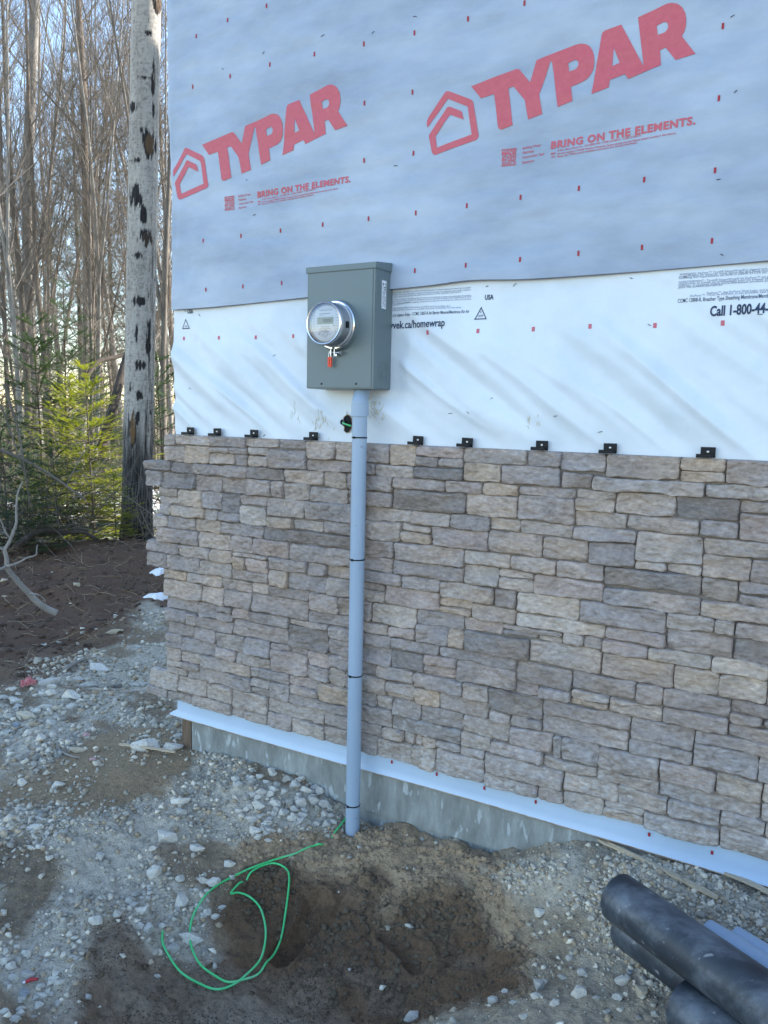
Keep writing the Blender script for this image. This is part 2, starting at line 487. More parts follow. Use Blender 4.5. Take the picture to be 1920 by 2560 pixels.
F_ = np.stack([ii, ii+1, ii+1+nx_, ii+nx_], -1).reshape(-1, 4)
HG = H_.reshape(ny_, nx_)
def tgrid(x, y):
    x = np.atleast_1d(np.asarray(x, float)); y = np.atleast_1d(np.asarray(y, float))
    i = np.clip(np.searchsorted(gx, x)-1, 0, nx_-2); j = np.clip(np.searchsorted(gy, y)-1, 0, ny_-2)
    u = np.clip((x-gx[i])/(gx[i+1]-gx[i]), 0, 1); v = np.clip((y-gy[j])/(gy[j+1]-gy[j]), 0, 1)
    return HG[j, i]*(1-u)*(1-v)+HG[j, i+1]*u*(1-v)+HG[j+1, i]*(1-u)*v+HG[j+1, i+1]*u*v
def hz(x, y): return float(tgrid(x, y)[0])
def hit(px, py): return hit0(px, py, tgrid)
d, c, p, l, so_, st, rd = masks(X_, Y_)
def mixc(base, colr, m_):
    return base*(1-m_[:, None])+np.array(colr)[None]*m_[:, None]
cg = np.tile(np.array([[.48, .425, .34]]), (len(X_), 1))
v1 = brownf(X_, Y_)
cg = mixc(cg, (.25, .175, .105), sstep(.0, .30, v1)*.9*sstep(-.9, -1.6, X_))
cg = mixc(cg, (.25, .19, .125), sstep(.05, .45, v1)*.7)
cg = mixc(cg, (.20, .155, .10), rd*.75)
cg = mixc(cg, (.29, .205, .12), np.clip(p*1.0, 0, 1))
cg = mixc(cg, (.215, .165, .11), l)
cg = mixc(cg, (.40, .285, .175), c)
cg = mixc(cg, (.135, .078, .041), d*np.clip(.9+.3*v1, 0, 1))
cg = mixc(cg, (.118, .067, .040), so_)
cg = mixc(cg, (.16, .105, .065), st*.9)
dist = np.hypot(X_-CAM[0], Y_-CAM[1])
fl = sstep(8.3, 10.5, dist)
lit = fbm(X_*1.3, Y_*1.3, 0, 4, 52)
litter = np.array([.30, .225, .13])[None]*(1+.35*lit[:, None])
cg = cg*(1-fl[:, None])+litter*fl[:, None]
g_ = npmesh('ground', np.stack([X_, Y_, H_], 1), F_, np.clip(cg, 0, 1))
go = link('ground', g_, M['ground'], smooth=True)
tag(go, kind='structure')

# ------------------------------------------------------------------ rocks
def hullmesh(seed, npts=16, flat=(1, .8, .6)):
    r = random.Random(seed)
    bm = bmesh.new()
    for i in range(npts):
        v = Vector((r.gauss(0, 1), r.gauss(0, 1), r.gauss(0, 1))).normalized()*(.75+.25*r.random())
        bm.verts.new((v.x*flat[0], v.y*flat[1], v.z*flat[2]))
    res = bmesh.ops.convex_hull(bm, input=bm.verts)
    bmesh.ops.delete(bm, geom=[g for g in res['geom_interior'] if isinstance(g, bmesh.types.BMVert)], context='VERTS')
    bmesh.ops.triangulate(bm, faces=bm.faces)
    bmesh.ops.recalc_face_normals(bm, faces=bm.faces)
    bm.verts.index_update()
    V = np.array([v.co[:] for v in bm.verts]); F = np.array([[v.index for v in f.verts] for f in bm.faces])
    bm.free()
    return V, F
SMALL = [hullmesh(s, 9+s % 4, (1, .8, .72)) for s in range(10)]
ROUND = [hullmesh(s+100, 22, (1, .8, .6)) for s in range(5)]
def scatter(name, pts, sizes, cols, protos, m, zlift=.15, label=None):
    Vs, Fs, Cs = [], [], []
    b = 0
    pick = RNG.integers(0, len(protos), len(pts))
    for k, (V0, F0) in enumerate(protos):
        idx = np.nonzero(pick == k)[0]
        if not len(idx): continue
        n = len(idx)
        a = RNG.random(n)*6.283; t1 = RNG.normal(0, .35, n); t2 = RNG.normal(0, .35, n)
        ca, sa = np.cos(a), np.sin(a)
        V = np.repeat(V0[None], n, 0)*sizes[idx][:, None, None]*(0.8+.4*RNG.random((n, 1, 3)))
        y1 = V[..., 1]*np.cos(t1)[:, None]-V[..., 2]*np.sin(t1)[:, None]; z1 = V[..., 1]*np.sin(t1)[:, None]+V[..., 2]*np.cos(t1)[:, None]
        x2 = V[..., 0]*np.cos(t2)[:, None]+z1*np.sin(t2)[:, None]; z2 = -V[..., 0]*np.sin(t2)[:, None]+z1*np.cos(t2)[:, None]
        X = x2*ca[:, None]-y1*sa[:, None]; Y = x2*sa[:, None]+y1*ca[:, None]
        P_ = np.stack([X, Y, z2], -1)+pts[idx][:, None, :]
        P_[..., 2] += (sizes[idx]*zlift)[:, None]
        Vs.append(P_.reshape(-1, 3)); Cs.append(np.repeat(cols[idx][:, None], len(V0), 1).reshape(-1, 3))
        Fs.append((F0[None]+(b+np.arange(n)*len(V0))[:, None, None]).reshape(-1, 3)); b += n*len(V0)
    me = npmesh(name, np.concatenate(Vs), np.concatenate(Fs), np.concatenate(Cs))
    o = link(name, me, m)
    return tag(o, kind='stuff', label=label)
PAL = np.array([(.48, .46, .42), (.42, .41, .38), (.56, .53, .47), (.31, .30, .28), (.44, .37, .29), (.62, .59, .53), (.38, .31, .23), (.36, .35, .31)])*np.array([[1.08, 1.02, .92]])
def stonecol(n, k=1.0):
    return np.clip(PAL[RNG.integers(0, len(PAL), n)]*k*(.8+.4*RNG.random((n, 1))), 0, .8)
def region_pts(n, x0, x1, y0, y1):
    x = x0+(x1-x0)*RNG.random(n); y = y0+(y1-y0)*RNG.random(n)
    return x, y
def do_gravel():
    P_, S_, C_ = [], [], []
    for (n, x0, x1, y0, y1, smin, smax, pw) in ((36000, -2.95, .25, -1.75, -.01, .0028, .021, 3.0), (13000, -4.9, -2.72, -1.2, 1.9, .006, .030, 2.2), (9000, -3.3, -2.6, -1.6, .4, .005, .022, 2.4), (9000, -1.0, .1, -.55, -.01, .004, .016, 2.2), (2500, .2, 1.6, -1.4, 0, .01, .03, 2)):
        x, y = region_pts(n, x0, x1, y0, y1)
        d, c, p, l, so_, st, rd = masks(x, y)
        keep = np.clip(1-.995*d-.93*c-.85*p-.8*l-.97*so_-.4*rd, 0.006, 1)
        clump = .62+.75*fbm(x*3, y*3, 0, 3, 61)-.9*sstep(-.05, .35, brownf(x, y))
        ok = (RNG.random(n) < keep*np.clip(clump, .07, 1)) & ~((x > -2.6) & (y > -.012))
        x, y = x[ok], y[ok]; m_ = len(x)
        s = smin+(smax-smin)*RNG.random(m_)**pw*1.0
        P_.append(np.stack([x, y, tgrid(x, y)], 1)); S_.append(s); C_.append(stonecol(m_))
    return np.concatenate(P_), np.concatenate(S_), np.concatenate(C_)
pg, sg, cgc = do_gravel()
scatter('gravel', pg, sg, cgc, SMALL, M['gravel'], .15, 'grey crushed gravel spread along the foundation and trench')
def do_grit(n, x0, x1, y0, y1, smin, smax, brown):
    x, y = region_pts(n, x0, x1, y0, y1)
    d, c, p, l, so_, st, rd = masks(x, y)
    e = np.clip(d+c+l+p, 0, 1)
    k = np.clip(e if brown else 1-e-so_, 0, 1)
    ok = (RNG.random(n) < k*np.clip(.6+.9*fbm(x*8, y*8, 0, 3, 62), .05, 1)) & ~((x > -2.6) & (y > -.012))
    x, y, d = x[ok], y[ok], d[ok]; m_ = len(x)
    s = smin+(smax-smin)*RNG.random(m_)**1.6
    if brown:
        cc = np.array([[.30, .21, .125]])*(1-.66*d[:, None])*(.45+1.0*RNG.random((m_, 1)))
    else:
        cc = stonecol(m_, .62)*(.55+1.0*RNG.random((m_, 1)))
    return np.stack([x, y, tgrid(x, y)], 1), s, np.clip(cc, 0, .8)
GP = [do_grit(70000, -2.95, .2, -1.75, -.01, .0018, .0048, False), do_grit(15000, -4.4, -2.8, -1.0, 1.6, .004, .008, False)]
scatter('grit', *[np.concatenate(q) for q in zip(*GP)], SMALL[:4], M['gravel'], 0, 'fine grey grit between the crushed stones')
scatter('soil_crumbs', *do_grit(70000, -2.9, -.6, -1.75, -.01, .0018, .0050, True), SMALL[:4], M['gravel'], 0, 'fine brown soil crumbs on the dug earth')
# drier clods of earth
n = 34000
x, y = region_pts(n, -2.4, -.6, -1.6, -.02)
d, c, p, l, so_, st, rd = masks(x, y)
ok = RNG.random(n) < np.clip(c*.9*(.5+.8*fbm(x*5, y*5, 0, 2, 71))+d*np.clip(-.12+.6*fbm(x*3.5, y*3.5, 0, 3, 72), .012, .3), 0, 1)
x, y, c, d = x[ok], y[ok], c[ok], d[ok]
s = (.003+.020*RNG.random(len(x))**3.6)
cc = (np.array([[.33, .235, .145]])*(1-d[:, None]*.66))*(.8+.35*RNG.random((len(x), 1)))
scatter('dirt_clods', np.stack([x, y, tgrid(x, y)], 1), s, cc, SMALL, M['gravel'], -.12, 'crumbly brown clods of dug earth around the conduit')
n = 9000
x, y = region_pts(n, -8.5, -2.8, -.5, 4.2)
d, c, p, l, so_, st, rd = masks(x, y)
ok = RNG.random(n) < np.clip(so_*.7, 0, 1)
x, y = x[ok], y[ok]
s = .006+.032*RNG.random(len(x))**3
cc = np.array([[.085, .054, .036]])*(.7+.6*RNG.random((len(x), 1)))
scatter('soil_clods', np.stack([x, y, tgrid(x, y)], 1), s, cc, ROUND, M['gravel'], .05, 'dark crumbly topsoil lumps on the heap')

ROCKV = []
for s in range(9):
    V, F = hullmesh(300+s, 11+s, (1, .85, .8))
    bm = bmesh.new()
    vs = [bm.verts.new(v) for v in V]
    for f in F: bm.faces.new([vs[i] for i in f])
    bmesh.ops.dissolve_limit(bm, angle_limit=.22, verts=bm.verts, edges=bm.edges)
    bmesh.ops.bevel(bm, geom=bm.edges[:], offset=.03, segments=1, affect='EDGES')
    bmesh.ops.triangulate(bm, faces=bm.faces)
    bmesh.ops.subdivide_edges(bm, edges=bm.edges, cuts=1)
    for v in bm.verts:
        v.co *= 1+.035*float(fbm(np.array([v.co.x*2.5+s]), np.array([v.co.y*2.5]), np.array([v.co.z*2.5]), 3, s)[0])
    bm.verts.index_update()
    ROCKV.append((np.array([v.co[:] for v in bm.verts]), [[v.index for v in f.verts] for f in bm.faces]))
    bm.free()
ROCKM = {}
RG = {'slope': ('pale angular rock lying loose on the trench slope left of the conduit', 'loose rocks on the trench slope'),
      'bank': ('pale rock lying on the gravel bank between topsoil heap and tan path', 'loose rocks on the gravel bank'),
      'rim': ('loose pale rock on the trench rim close to the black pipes', 'loose rocks on the near trench rim'),
      'pile': ('small broken rock in the heap between foundation and conduit foot', 'small rocks heaped by the foundation'),
      'left': ('small broken rock on the rubble at the left edge of the photo', 'small rocks at the left edge'),
      'low': ('small pale stone on the slope at the bottom left corner', 'small stones in the bottom left corner'),
      'mid': ('small pale stone on the gravel tongue reaching the wire coil', 'small stones by the wire coil'),
      'heap': ('small pale pebble lying on the dark topsoil heap', 'pebbles on the topsoil heap')}
TONES = {'w': (.69, .65, .58), 'g': (.48, .46, .42), 't': (.54, .47, .36), 'b': (.34, .37, .40), 'd': (.28, .27, .25), 'p': (.56, .54, .50)}
def rock(px, py, wpx, hpx, tone='w', label=None, name='rock', group='slope', k=None):
    g = hit(px, py+hpx*.25)
    dd = float(np.dot(g-CAM, _f))
    sx = wpx/2*dd/FOC*1.22; sz = hpx/2*dd/FOC*1.15
    k = random.randrange(len(ROCKV)) if k is None else k
    key = (k, tone)
    if key not in ROCKM:
        V, F = ROCKV[k]
        colr = np.array(TONES[tone])*(.93+.14*random.random())
        cv = np.clip(colr[None]*(1+.12*fbm(V[:, 0]*3, V[:, 1]*3, V[:, 2]*3, 3, k)[:, None]), 0, 1)
        me = npmesh('rock', V, F, cv); me.materials.append(M['rock'])
        ROCKM[key] = me
    o = bpy.data.objects.new(name, ROCKM[key]); COL.objects.link(o)
    o.scale = (sx*1.08, max(sz, .6*sx), max(sz, .55*sx)*1.15)
    o.rotation_euler = (random.uniform(-.2, .2), random.uniform(-.2, .2), YAW+random.uniform(-.35, .35))
    o.location = (g[0], g[1], g[2]+sz*.33)
    if label: tag(o, label, 'rock')
    elif group: tag(o, *RG[group][:1], 'rock', RG[group][1])
    return o
RK7 = "783 132 80 65 w|1115 155 60 60 w|1192 152 55 40 w|1093 215 65 45 w|1100 265 65 55 w|1245 145 40 45 g|1295 145 60 60 w|1355 135 50 60 w|1380 95 50 50 p|1215 193 40 50 w|1265 210 45 50 w|1270 70 55 45 p|1325 85 50 55 w|1130 100 45 55 w|995 405 48 58 w|668 445 60 65 w|875 480 42 45 w|925 490 55 50 w|610 610 60 50 w|643 690 45 60 p|897 620 35 40 w|560 570 40 40 p|500 630 40 50 w|415 655 60 55 w|90 62 50 45 w|247 70 62 35 w|185 215 60 25 w|212 385 40 35 w|20 830 45 45 w|240 885 35 50 w|178 978 60 25 w|40 945 30 40 w|680 897 28 22 w|310 820 50 20 p|745 775 60 60 g|1160 310 35 30 w|1030 70 40 35 p|1075 165 40 35 p|1180 90 42 40 w|1240 45 45 38 p|1310 185 35 30 w|1400 200 34 40 w|1420 170 30 34 p|1395 150 60 50 p|1225 100 35 35 w|1155 55 34 34 w|1180 265 34 30 p|930 640 36 30 w|960 600 34 24 p|860 600 40 40 p|640 560 26 26 w|115 800 44 40 w|70 770 36 32 w|85 1040 30 26 w|20 1050 40 36 w|380 985 34 30 p|1000 470 30 30 w|430 380 40 44 p|140 340 40 34 w|175 335 36 34 w|205 280 30 30 w|660 345 40 30 w|780 185 60 40 p"
RK5 = "65 815 70 40 w|25 912 50 30 w|70 915 36 32 b|200 840 60 45 w|335 1025 65 45 t|172 975 45 50 w|225 965 30 40 w|300 790 90 60 w|215 735 90 34 p|580 745 50 25 w|335 718 50 30 p|635 965 30 22 w|770 970 55 34 p|180 785 45 40 w|245 848 40 36 t|240 885 24 30 p|310 840 44 40 p|390 745 60 34 g|440 700 40 26 w|500 750 56 34 d|300 1000 36 26 g|125 690 20 12 w|355 520 26 20 p|290 700 40 22 g|595 580 36 22 p|175 725 44 24 w|30 950 50 30 p|620 740 40 24 p|110 960 30 24 w|40 1030 30 26 w"
RK8 = "1110 955 60 80 t|1030 915 70 50 w|855 880 55 45 p|1005 985 55 45 p|655 985 50 35 w|470 1000 60 40 w|670 620 55 60 w|665 930 60 70 g|895 645 35 30 w|1235 945 55 45 p|1020 1040 35 30 w|115 1070 80 55 w|15 690 30 24 t|735 1010 50 36 w|560 1010 40 30 p|960 1050 36 30 p|920 990 40 30 g|1170 1060 40 34 g|1060 880 36 30 b|520 960 34 26 w|600 1070 44 34 w|800 820 34 30 p|770 900 40 34 g|1240 915 40 24 t"
for s, q in ((RK7, 7), (RK5, 5), (RK8, 8)):
    for it in s.split('|'):
        a = it.split()
        px, py = Z(q, float(a[0]), float(a[1]))
        rock(px, py, float(a[2])*.5787, float(a[3])*.5787, a[4], group={7: 'slope', 5: 'bank', 8: 'rim'}[q])
S5 = .5787
_rr = random.Random(12)
for gi, (poly, cnt, a_, b_) in enumerate((([(1010, 40), (1200, 0), (1330, 30), (1400, 110), (1450, 210), (1440, 250), (1300, 230), (1240, 290), (1060, 300), (1030, 180)], 70, 24, 46), ([(0, 780), (200, 700), (330, 690), (420, 760), (300, 860), (100, 1000), (0, 1040)], 24, 22, 44), ([(0, 760), (140, 800), (300, 880), (250, 1060), (60, 1100), (0, 1050)], 22, 22, 46), ([(500, 550), (900, 430), (960, 600), (900, 640), (640, 700), (520, 660)], 22, 22, 40))):
    zn = 5 if gi == 1 else 7
    got = 0
    while got < cnt:
        x = _rr.uniform(min(p[0] for p in poly), max(p[0] for p in poly)); y = _rr.uniform(min(p[1] for p in poly), max(p[1] for p in poly))
        if not inpoly(np.array([x]), np.array([y]), poly)[0]: continue
        got += 1
        wd = _rr.uniform(a_, b_); px, py = Z(zn, x, y)
        rock(px, py, wd*.5787, wd*_rr.uniform(.7, 1.1)*.5787, _rr.choice('wwppg'), group=('pile', 'left', 'low', 'mid')[gi])
for (q, x, y, wd, hg, tn, lb) in (
        (7, 825, 728, 100, 76, 'w', 'white blocky rock that the green wire loops over'),
        (7, 715, 290, 112, 72, 'w', 'large knobbly pale rock pair on the grey gravel slope'),
        (7, 855, 337, 66, 60, 'w', 'square pale rock halfway down the gravel slope'),
        (7, 778, 575, 62, 90, 'w', 'tall upright pale rock above the white blocky rock by the wire'),
        (7, 152, 258, 76, 46, 'w', 'smooth white rock above the tan dirt bank at the left edge'),
        (7, 125, 882, 62, 60, 'p', 'grey block shaped rock behind the small red scrap'),
        (7, 100, 975, 42, 60, 'b', 'blue grey rock directly under the small red scrap'),
        (5, 495, 515, 70, 36, 't', 'rounded boulder between the topsoil heap and the gravel bank'),
        (5, 115, 880, 92, 46, 't', 'long yellowish rock near the left edge of the gravel'),
        (8, 840, 960, 76, 60, 'w', 'white rounded rock on the near trench rim beside the black pipes')):
    px, py = Z(q, x, y)
    rock(px, py, wd*S5, hg*S5, tn, lb)
# far mound pebbles
for px, py, s_, lb in ((8, 1450, 22, 'pale stone at the left edge of the topsoil heap'), (10, 1490, 14, 'small tan stone below the pale stone on the topsoil heap'), (205, 1570, 14, None), (290, 1537, 12, None), (105, 1613, 16, None), (240, 1572, 9, None), (175, 1508, 8, None), (130, 1430, 6, None), (190, 1460, 24, 'flat dusty stone half buried in the topsoil heap')):
    rock(px, py, s_, s_*.55, 't' if lb else 'w', lb, group='heap')

# ------------------------------------------------------------------ house
house = empty('house', (-2.74, 0, 0), 'house under construction wrapped in printed membrane over grey stone veneer', 'house')
def hpart(name, me, m, smooth=False, parent=house):
    o = link(name, me, m, None, smooth)
    o.parent = parent
    if parent is house: o.location = (2.74, 0, 0)
    return o
HX0, HX1, HD, HH = -2.735, 9.0, 9.1, 8.2
b = MB()
b.box((HX0, .012, .2), (HX1, HD, HH))
o = b.build('wall', M['white_wrap'], None); o.parent = house; o.location = (2.74, 0, 0)
b = MB()
ym = HD/2
b.add([(HX0-.4, -.45, HH-.05), (HX1+.4, -.45, HH-.05), (HX1+.4, ym, HH+2.6), (HX0-.4, ym, HH+2.6), (HX0-.4, HD+.3, HH-.05), (HX1+.4, HD+.3, HH-.05),
       (HX0-.4, -.45, HH-.25), (HX1+.4, -.45, HH-.25), (HX1+.4, HD+.3, HH-.25), (HX0-.4, HD+.3, HH-.25)],
      [(0, 1, 2, 3), (3, 2, 5, 4), (0, 3, 4, 9, 6), (1, 7, 8, 5, 2), (6, 9, 8, 7), (0, 6, 7, 1), (4, 5, 8, 9)])
o = b.build('roof', M['black_plastic'], None); o.parent = house; o.location = (2.74, 0, 0)
b = MB()
b.box((-2.66, .0, -.02+.045), (HX1, .011, .215)); b.box((-2.66, .011, -.5), (HX1, .05, .215)); b.box((-2.66, .05, -.5), (HX1, HD, .195))
o = b.build('foundation', M['concrete'], None); o.parent = house; o.location = (2.74, 0, 0)
b = MB(); b.box((-2.725, .002, -.02), (-2.668, .05, .2))
o = b.build('corner_post', M['post'], None); o.parent = house; o.location = (2.74, 0, 0)
# flashing: white strip that kicks out to a drip edge
fx = np.arange(-2.74, 4.0, .02)
rows = [(.006, .335), (-.012, .325), (-.0145, .285), (-.0155, .245), (-.019, .218), (-.024, .212), (-.024, .2075), (-.006, .2075)]
V = []; nr = len(rows)
for r_, (yy, zz) in enumerate(rows):
    wv = .0015*fbm(fx*5, fx*0+r_*.3, 0, 3, 5)*(1 if r_ in (2, 3, 4) else 0) + (.003*fbm(fx*.9, fx*0, 0, 2, 6) if 3 < r_ < 7 else 0)
    V.append(np.stack([fx-(.045*(1 if r_ > 3 else .0))*(fx < -2.73), yy+wv, zz+wv*.8], 1))
V = np.concatenate(V); n = len(fx)
F = np.array([[r*n+i, r*n+i+1, (r+1)*n+i+1, (r+1)*n+i] for r in range(nr-1) for i in range(n-1)])
me = npmesh('flashing', V, F); me.materials.append(M['flashing']); me.materials.append(M['flashing_edge'])
mi = np.zeros(len(F), np.int32); mi[(nr-3)*(n-1):] = 1
me.polygons.foreach_set('material_index', mi)
fl_o = hpart('flashing', me, None, False)

def fronty_lower(x, z):
    """depth of the wrinkled white membrane (metres out of the wall)"""
    a = math.radians(-37)
    x = np.asarray(x, float); z = np.asarray(z, float)
    wx = .02*fbm(x*1.6, z*1.6, 0, 2, 81); wz = .028*fbm(x*1.6+7, z*1.6, 0, 2, 82)
    u = (x+wx)*math.cos(a)+(z+wz)*math.sin(a); v = -(x+wx)*math.sin(a)+(z+wz)*math.cos(a)
    v0 = vnoise(u*.8, v*13, 0, 83); r1 = .55*(1-np.abs(v0))+.45*(.5+.5*vnoise(u*.7+5, v*11, 0, 87)); r2 = vnoise(u*1.1+3, v*24, 0, 84); r3 = vnoise(u*4, v*30, 0, 85)
    env = .22+.78*sstep(2.12, 1.90, z)
    env = env*(1-.85*sstep(-1.99, -1.93, x)*sstep(-1.50, -1.56, x)*sstep(1.70, 1.78, z))
    h = env*(.043*r1**1.8+.0085*r2+.0020*r3)+.0016*fbm(x*25, z*25, 0, 3, 86)*.6
    q_ = .004+np.maximum(h, 0)*.88*(sstep(1.56, 1.74, z)*.85+.15)*(1-.9*sstep(2.14, 2.24, z))
    return np.where(z < 1.63, np.minimum(q_, .019), q_)
def seam_z(x):
    x = np.asarray(x, float)
    return 2.150+.033*sstep(-2.74, -.3, x)+.006*np.sin(x*3.1+.5)+.010*np.exp(-((x+1.25)/.14)**2)
def fronty_upper(x, z):
    x = np.asarray(x, float); z = np.asarray(z, float)
    h = .0075*fbm(x*1.6, z*3.4, 0, 3, 91)+.0022*fbm(x*8, z*24, 0, 3, 92)+.006*sstep(-2.4, -2.74, x)*fbm(x*14, z*5, 0, 2, 93)
    h2 = fronty_lower(x, np.minimum(z, 2.25))
    lap = sstep(2.32, 2.15, z)
    lift = .007*lap*(.6+.8*vnoise(x*2.3, x*0, 0, 94))
    return .019+h*(1-lap*.5)+lap*.3*h2+np.maximum(lift, 0)
xs = np.concatenate([np.arange(-2.742, .35, .008), np.arange(.35, 9, .1)])
zs = np.arange(1.50, 2.34, .008)
A, B_ = np.meshgrid(xs, zs)
def gridfaces(nx, nz):
    i = np.arange(nz-1)[:, None]*nx+np.arange(nx-1)[None]
    return np.stack([i, i+1, i+1+nx, i+nx], -1).reshape(-1, 4)
edge = .004*fbm(B_*3, B_*0, 0, 3, 95)*(A < -2.741)
me = npmesh('white_wrap', np.stack([(A+edge).ravel(), -fronty_lower(A, B_).ravel(), B_.ravel()], 1), gridfaces(len(xs), len(zs)))
lower = hpart('white_wrap', me, M['white_wrap'], True)
zt = np.concatenate([np.linspace(0, 1.4, 130), np.linspace(1.42, HH-2.2, 40)])
xs2 = np.concatenate([np.arange(-2.75, .35, .0105), np.arange(.35, 9, .1)])
A, T_ = np.meshgrid(xs2, zt)
B_ = seam_z(A)+T_
edge = (.008*fbm(B_*2, B_*0, 0, 3, 96)-.013*sstep(2.5, 3.5, B_))*(A < -2.745)
yy = fronty_upper(A, B_)
yy = np.where(A < -2.745, yy-.010, yy)
me = npmesh('grey_wrap', np.stack([(A+edge).ravel(), -yy.ravel(), B_.ravel()], 1), gridfaces(len(xs2), len(zt)))
upper = hpart('grey_wrap', me, M['grey_wrap'], True)
# a turned hem gives the lap real thickness
xh = np.arange(-2.75, 3, .015)
yh = fronty_upper(xh, seam_z(xh))
V = np.concatenate([np.stack([xh, -yh, seam_z(xh)], 1), np.stack([xh, -yh+.0012, seam_z(xh)-.0015], 1), np.stack([xh, -yh+.005, seam_z(xh)+.004], 1)])
me = npmesh('hem', V, gridfaces(len(xh), 3))
o = link('hem', me, M['grey_wrap'], upper)

# ---- lettering on the membranes
def finish(bm, name, fn, m, parent, off=.0012, maxlen=.02):
    bmesh.ops.triangulate(bm, faces=bm.faces)
    for _ in range(7):
        es = [e for e in bm.edges if e.calc_length() > maxlen]
        if not es: break
        bmesh.ops.subdivide_edges(bm, edges=es, cuts=1)
        bmesh.ops.triangulate(bm, faces=bm.faces)
    me = bpy.data.meshes.new(name)
    P_ = np.array([v.co[:] for v in bm.verts])
    yy = fn(P_[:, 0], P_[:, 2])+off
    for v, q in zip(bm.verts, yy): v.co.y = -float(q)
    bm.normal_update()
    for f in bm.faces:
        if f.normal.y > 0: f.normal_flip()
    bm.to_mesh(me); bm.free()
    o = link(name, me, m, parent)
    return o
def polys(bm, outer, holes=()):
    vs = []; es = []
    for loop in [outer]+list(holes):
        L_ = [bm.verts.new((x, 0, z)) for x, z in loop]
        for i in range(len(L_)): es.append(bm.edges.new((L_[i], L_[(i+1) % len(L_)])))
    bmesh.ops.triangle_fill(bm, use_beauty=True, use_dissolve=False, edges=es)
T1 = lambda x, y: tuple(W(1060+x*.26522, y*.26522)[[0, 2]])
T2 = lambda x, y: tuple(W(1340+x*.26522, y*.26522)[[0, 2]])
def corner(pts, r=.0):  return pts
HOUSEP = [T1(*p) for p in ((53, 1215), (47, 1180), (48, 1155), (60, 1128), (222, 893), (235, 880), (253, 878), (455, 953), (478, 967), (490, 990), (534, 1282), (532, 1305), (512, 1332), (130, 1475), (108, 1468), (95, 1445), (69, 1305), (70, 1285), (82, 1265), (235, 1038), (247, 1025), (265, 1022), (362, 1060), (378, 1070), (386, 1088), (398, 1145), (268, 1098), (130, 1298), (145, 1407), (470, 1282), (437, 1030), (428, 1020), (250, 950), (57, 1212))]
TYP = [T1(*p) for p in ((470, 835), (870, 678), (893, 671), (912, 673), (926, 685), (1018, 795), (1080, 588), (1440, 440), (1490, 428), (1535, 431), (1572, 450), (1600, 490), (1617, 540), (1622, 610), (1612, 675), (1590, 722), (1560, 760), (1520, 788), (1405, 838), (1422, 975), (1282, 1032), (1224, 600), (1211, 596), (1108, 910), (1138, 1097), (1005, 1147), (972, 965), (862, 832), (815, 852), (860, 1200), (770, 1235), (748, 1240), (732, 1234), (720, 1212), (682, 905), (560, 947))]
TYPH = [[T1(*p) for p in ((1375, 617), (1435, 584), (1457, 586), (1470, 602), (1473, 628), (1462, 655), (1440, 675), (1385, 695))]]
AR = [T2(*p) for p in ((543, 912), (630, 348), (640, 325), (662, 307), (815, 250), (1027, 645), (972, 182), (1240, 58), (1290, 47), (1345, 57), (1388, 90), (1415, 140), (1425, 200), (1421, 265), (1407, 315), (1383, 360), (1513, 527), (1327, 588), (1232, 465), (1178, 490), (1190, 635), (885, 770), (855, 722), (715, 778), (703, 848))]
ARH = [[T2(*p) for p in ((747, 472), (803, 612), (733, 645))], [T2(*p) for p in ((1147, 262), (1210, 226), (1238, 226), (1252, 242), (1256, 265), (1247, 298), (1220, 325), (1157, 347))]]
OFFX, OFFZ = -1.277, -.016
def textpolys(bm, s, x0, z0, x1, z1, cap, bold=0.0, shear=0.0, space=1.0):
    cu = bpy.data.curves.new('t', 'FONT'); cu.body = s; cu.size = 1.0; cu.offset = bold; cu.shear = shear; cu.space_character = space; cu.resolution_u = 3
    ob = bpy.data.objects.new('t', cu); COL.objects.link(ob)
    bpy.context.view_layer.update()
    me = ob.to_mesh()
    co = np.array([v.co[:] for v in me.vertices]) if len(me.vertices) else np.zeros((0, 3))
    fs = [tuple(p.vertices) for p in me.polygons]
    ob.to_mesh_clear()
    bpy.data.objects.remove(ob); bpy.data.curves.remove(cu)
    if not len(co): return
    wd = co[:, 0].max()-co[:, 0].min(); L_ = math.hypot(x1-x0, z1-z0); ux, uz = (x1-x0)/L_, (z1-z0)/L_
    kx = L_/wd; kz = cap/.72
    cx = (co[:, 0]-co[:, 0].min())*kx; cz = co[:, 1]*kz
    vs = [bm.verts.new((x0+a*ux-0*c_, 0, z0+a*uz+c_)) for a, c_ in zip(cx, cz)]
    for f in fs:
        try: bm.faces.new([vs[i] for i in f])
        except ValueError: pass
def rectp(bm, x0, z0, x1, z1, sk=0.0):
    vs = [bm.verts.new(q) for q in ((x0, 0, z0), (x1, 0, z0+sk), (x1, 0, z1+sk), (x0, 0, z1))]
    bm.faces.new(vs)
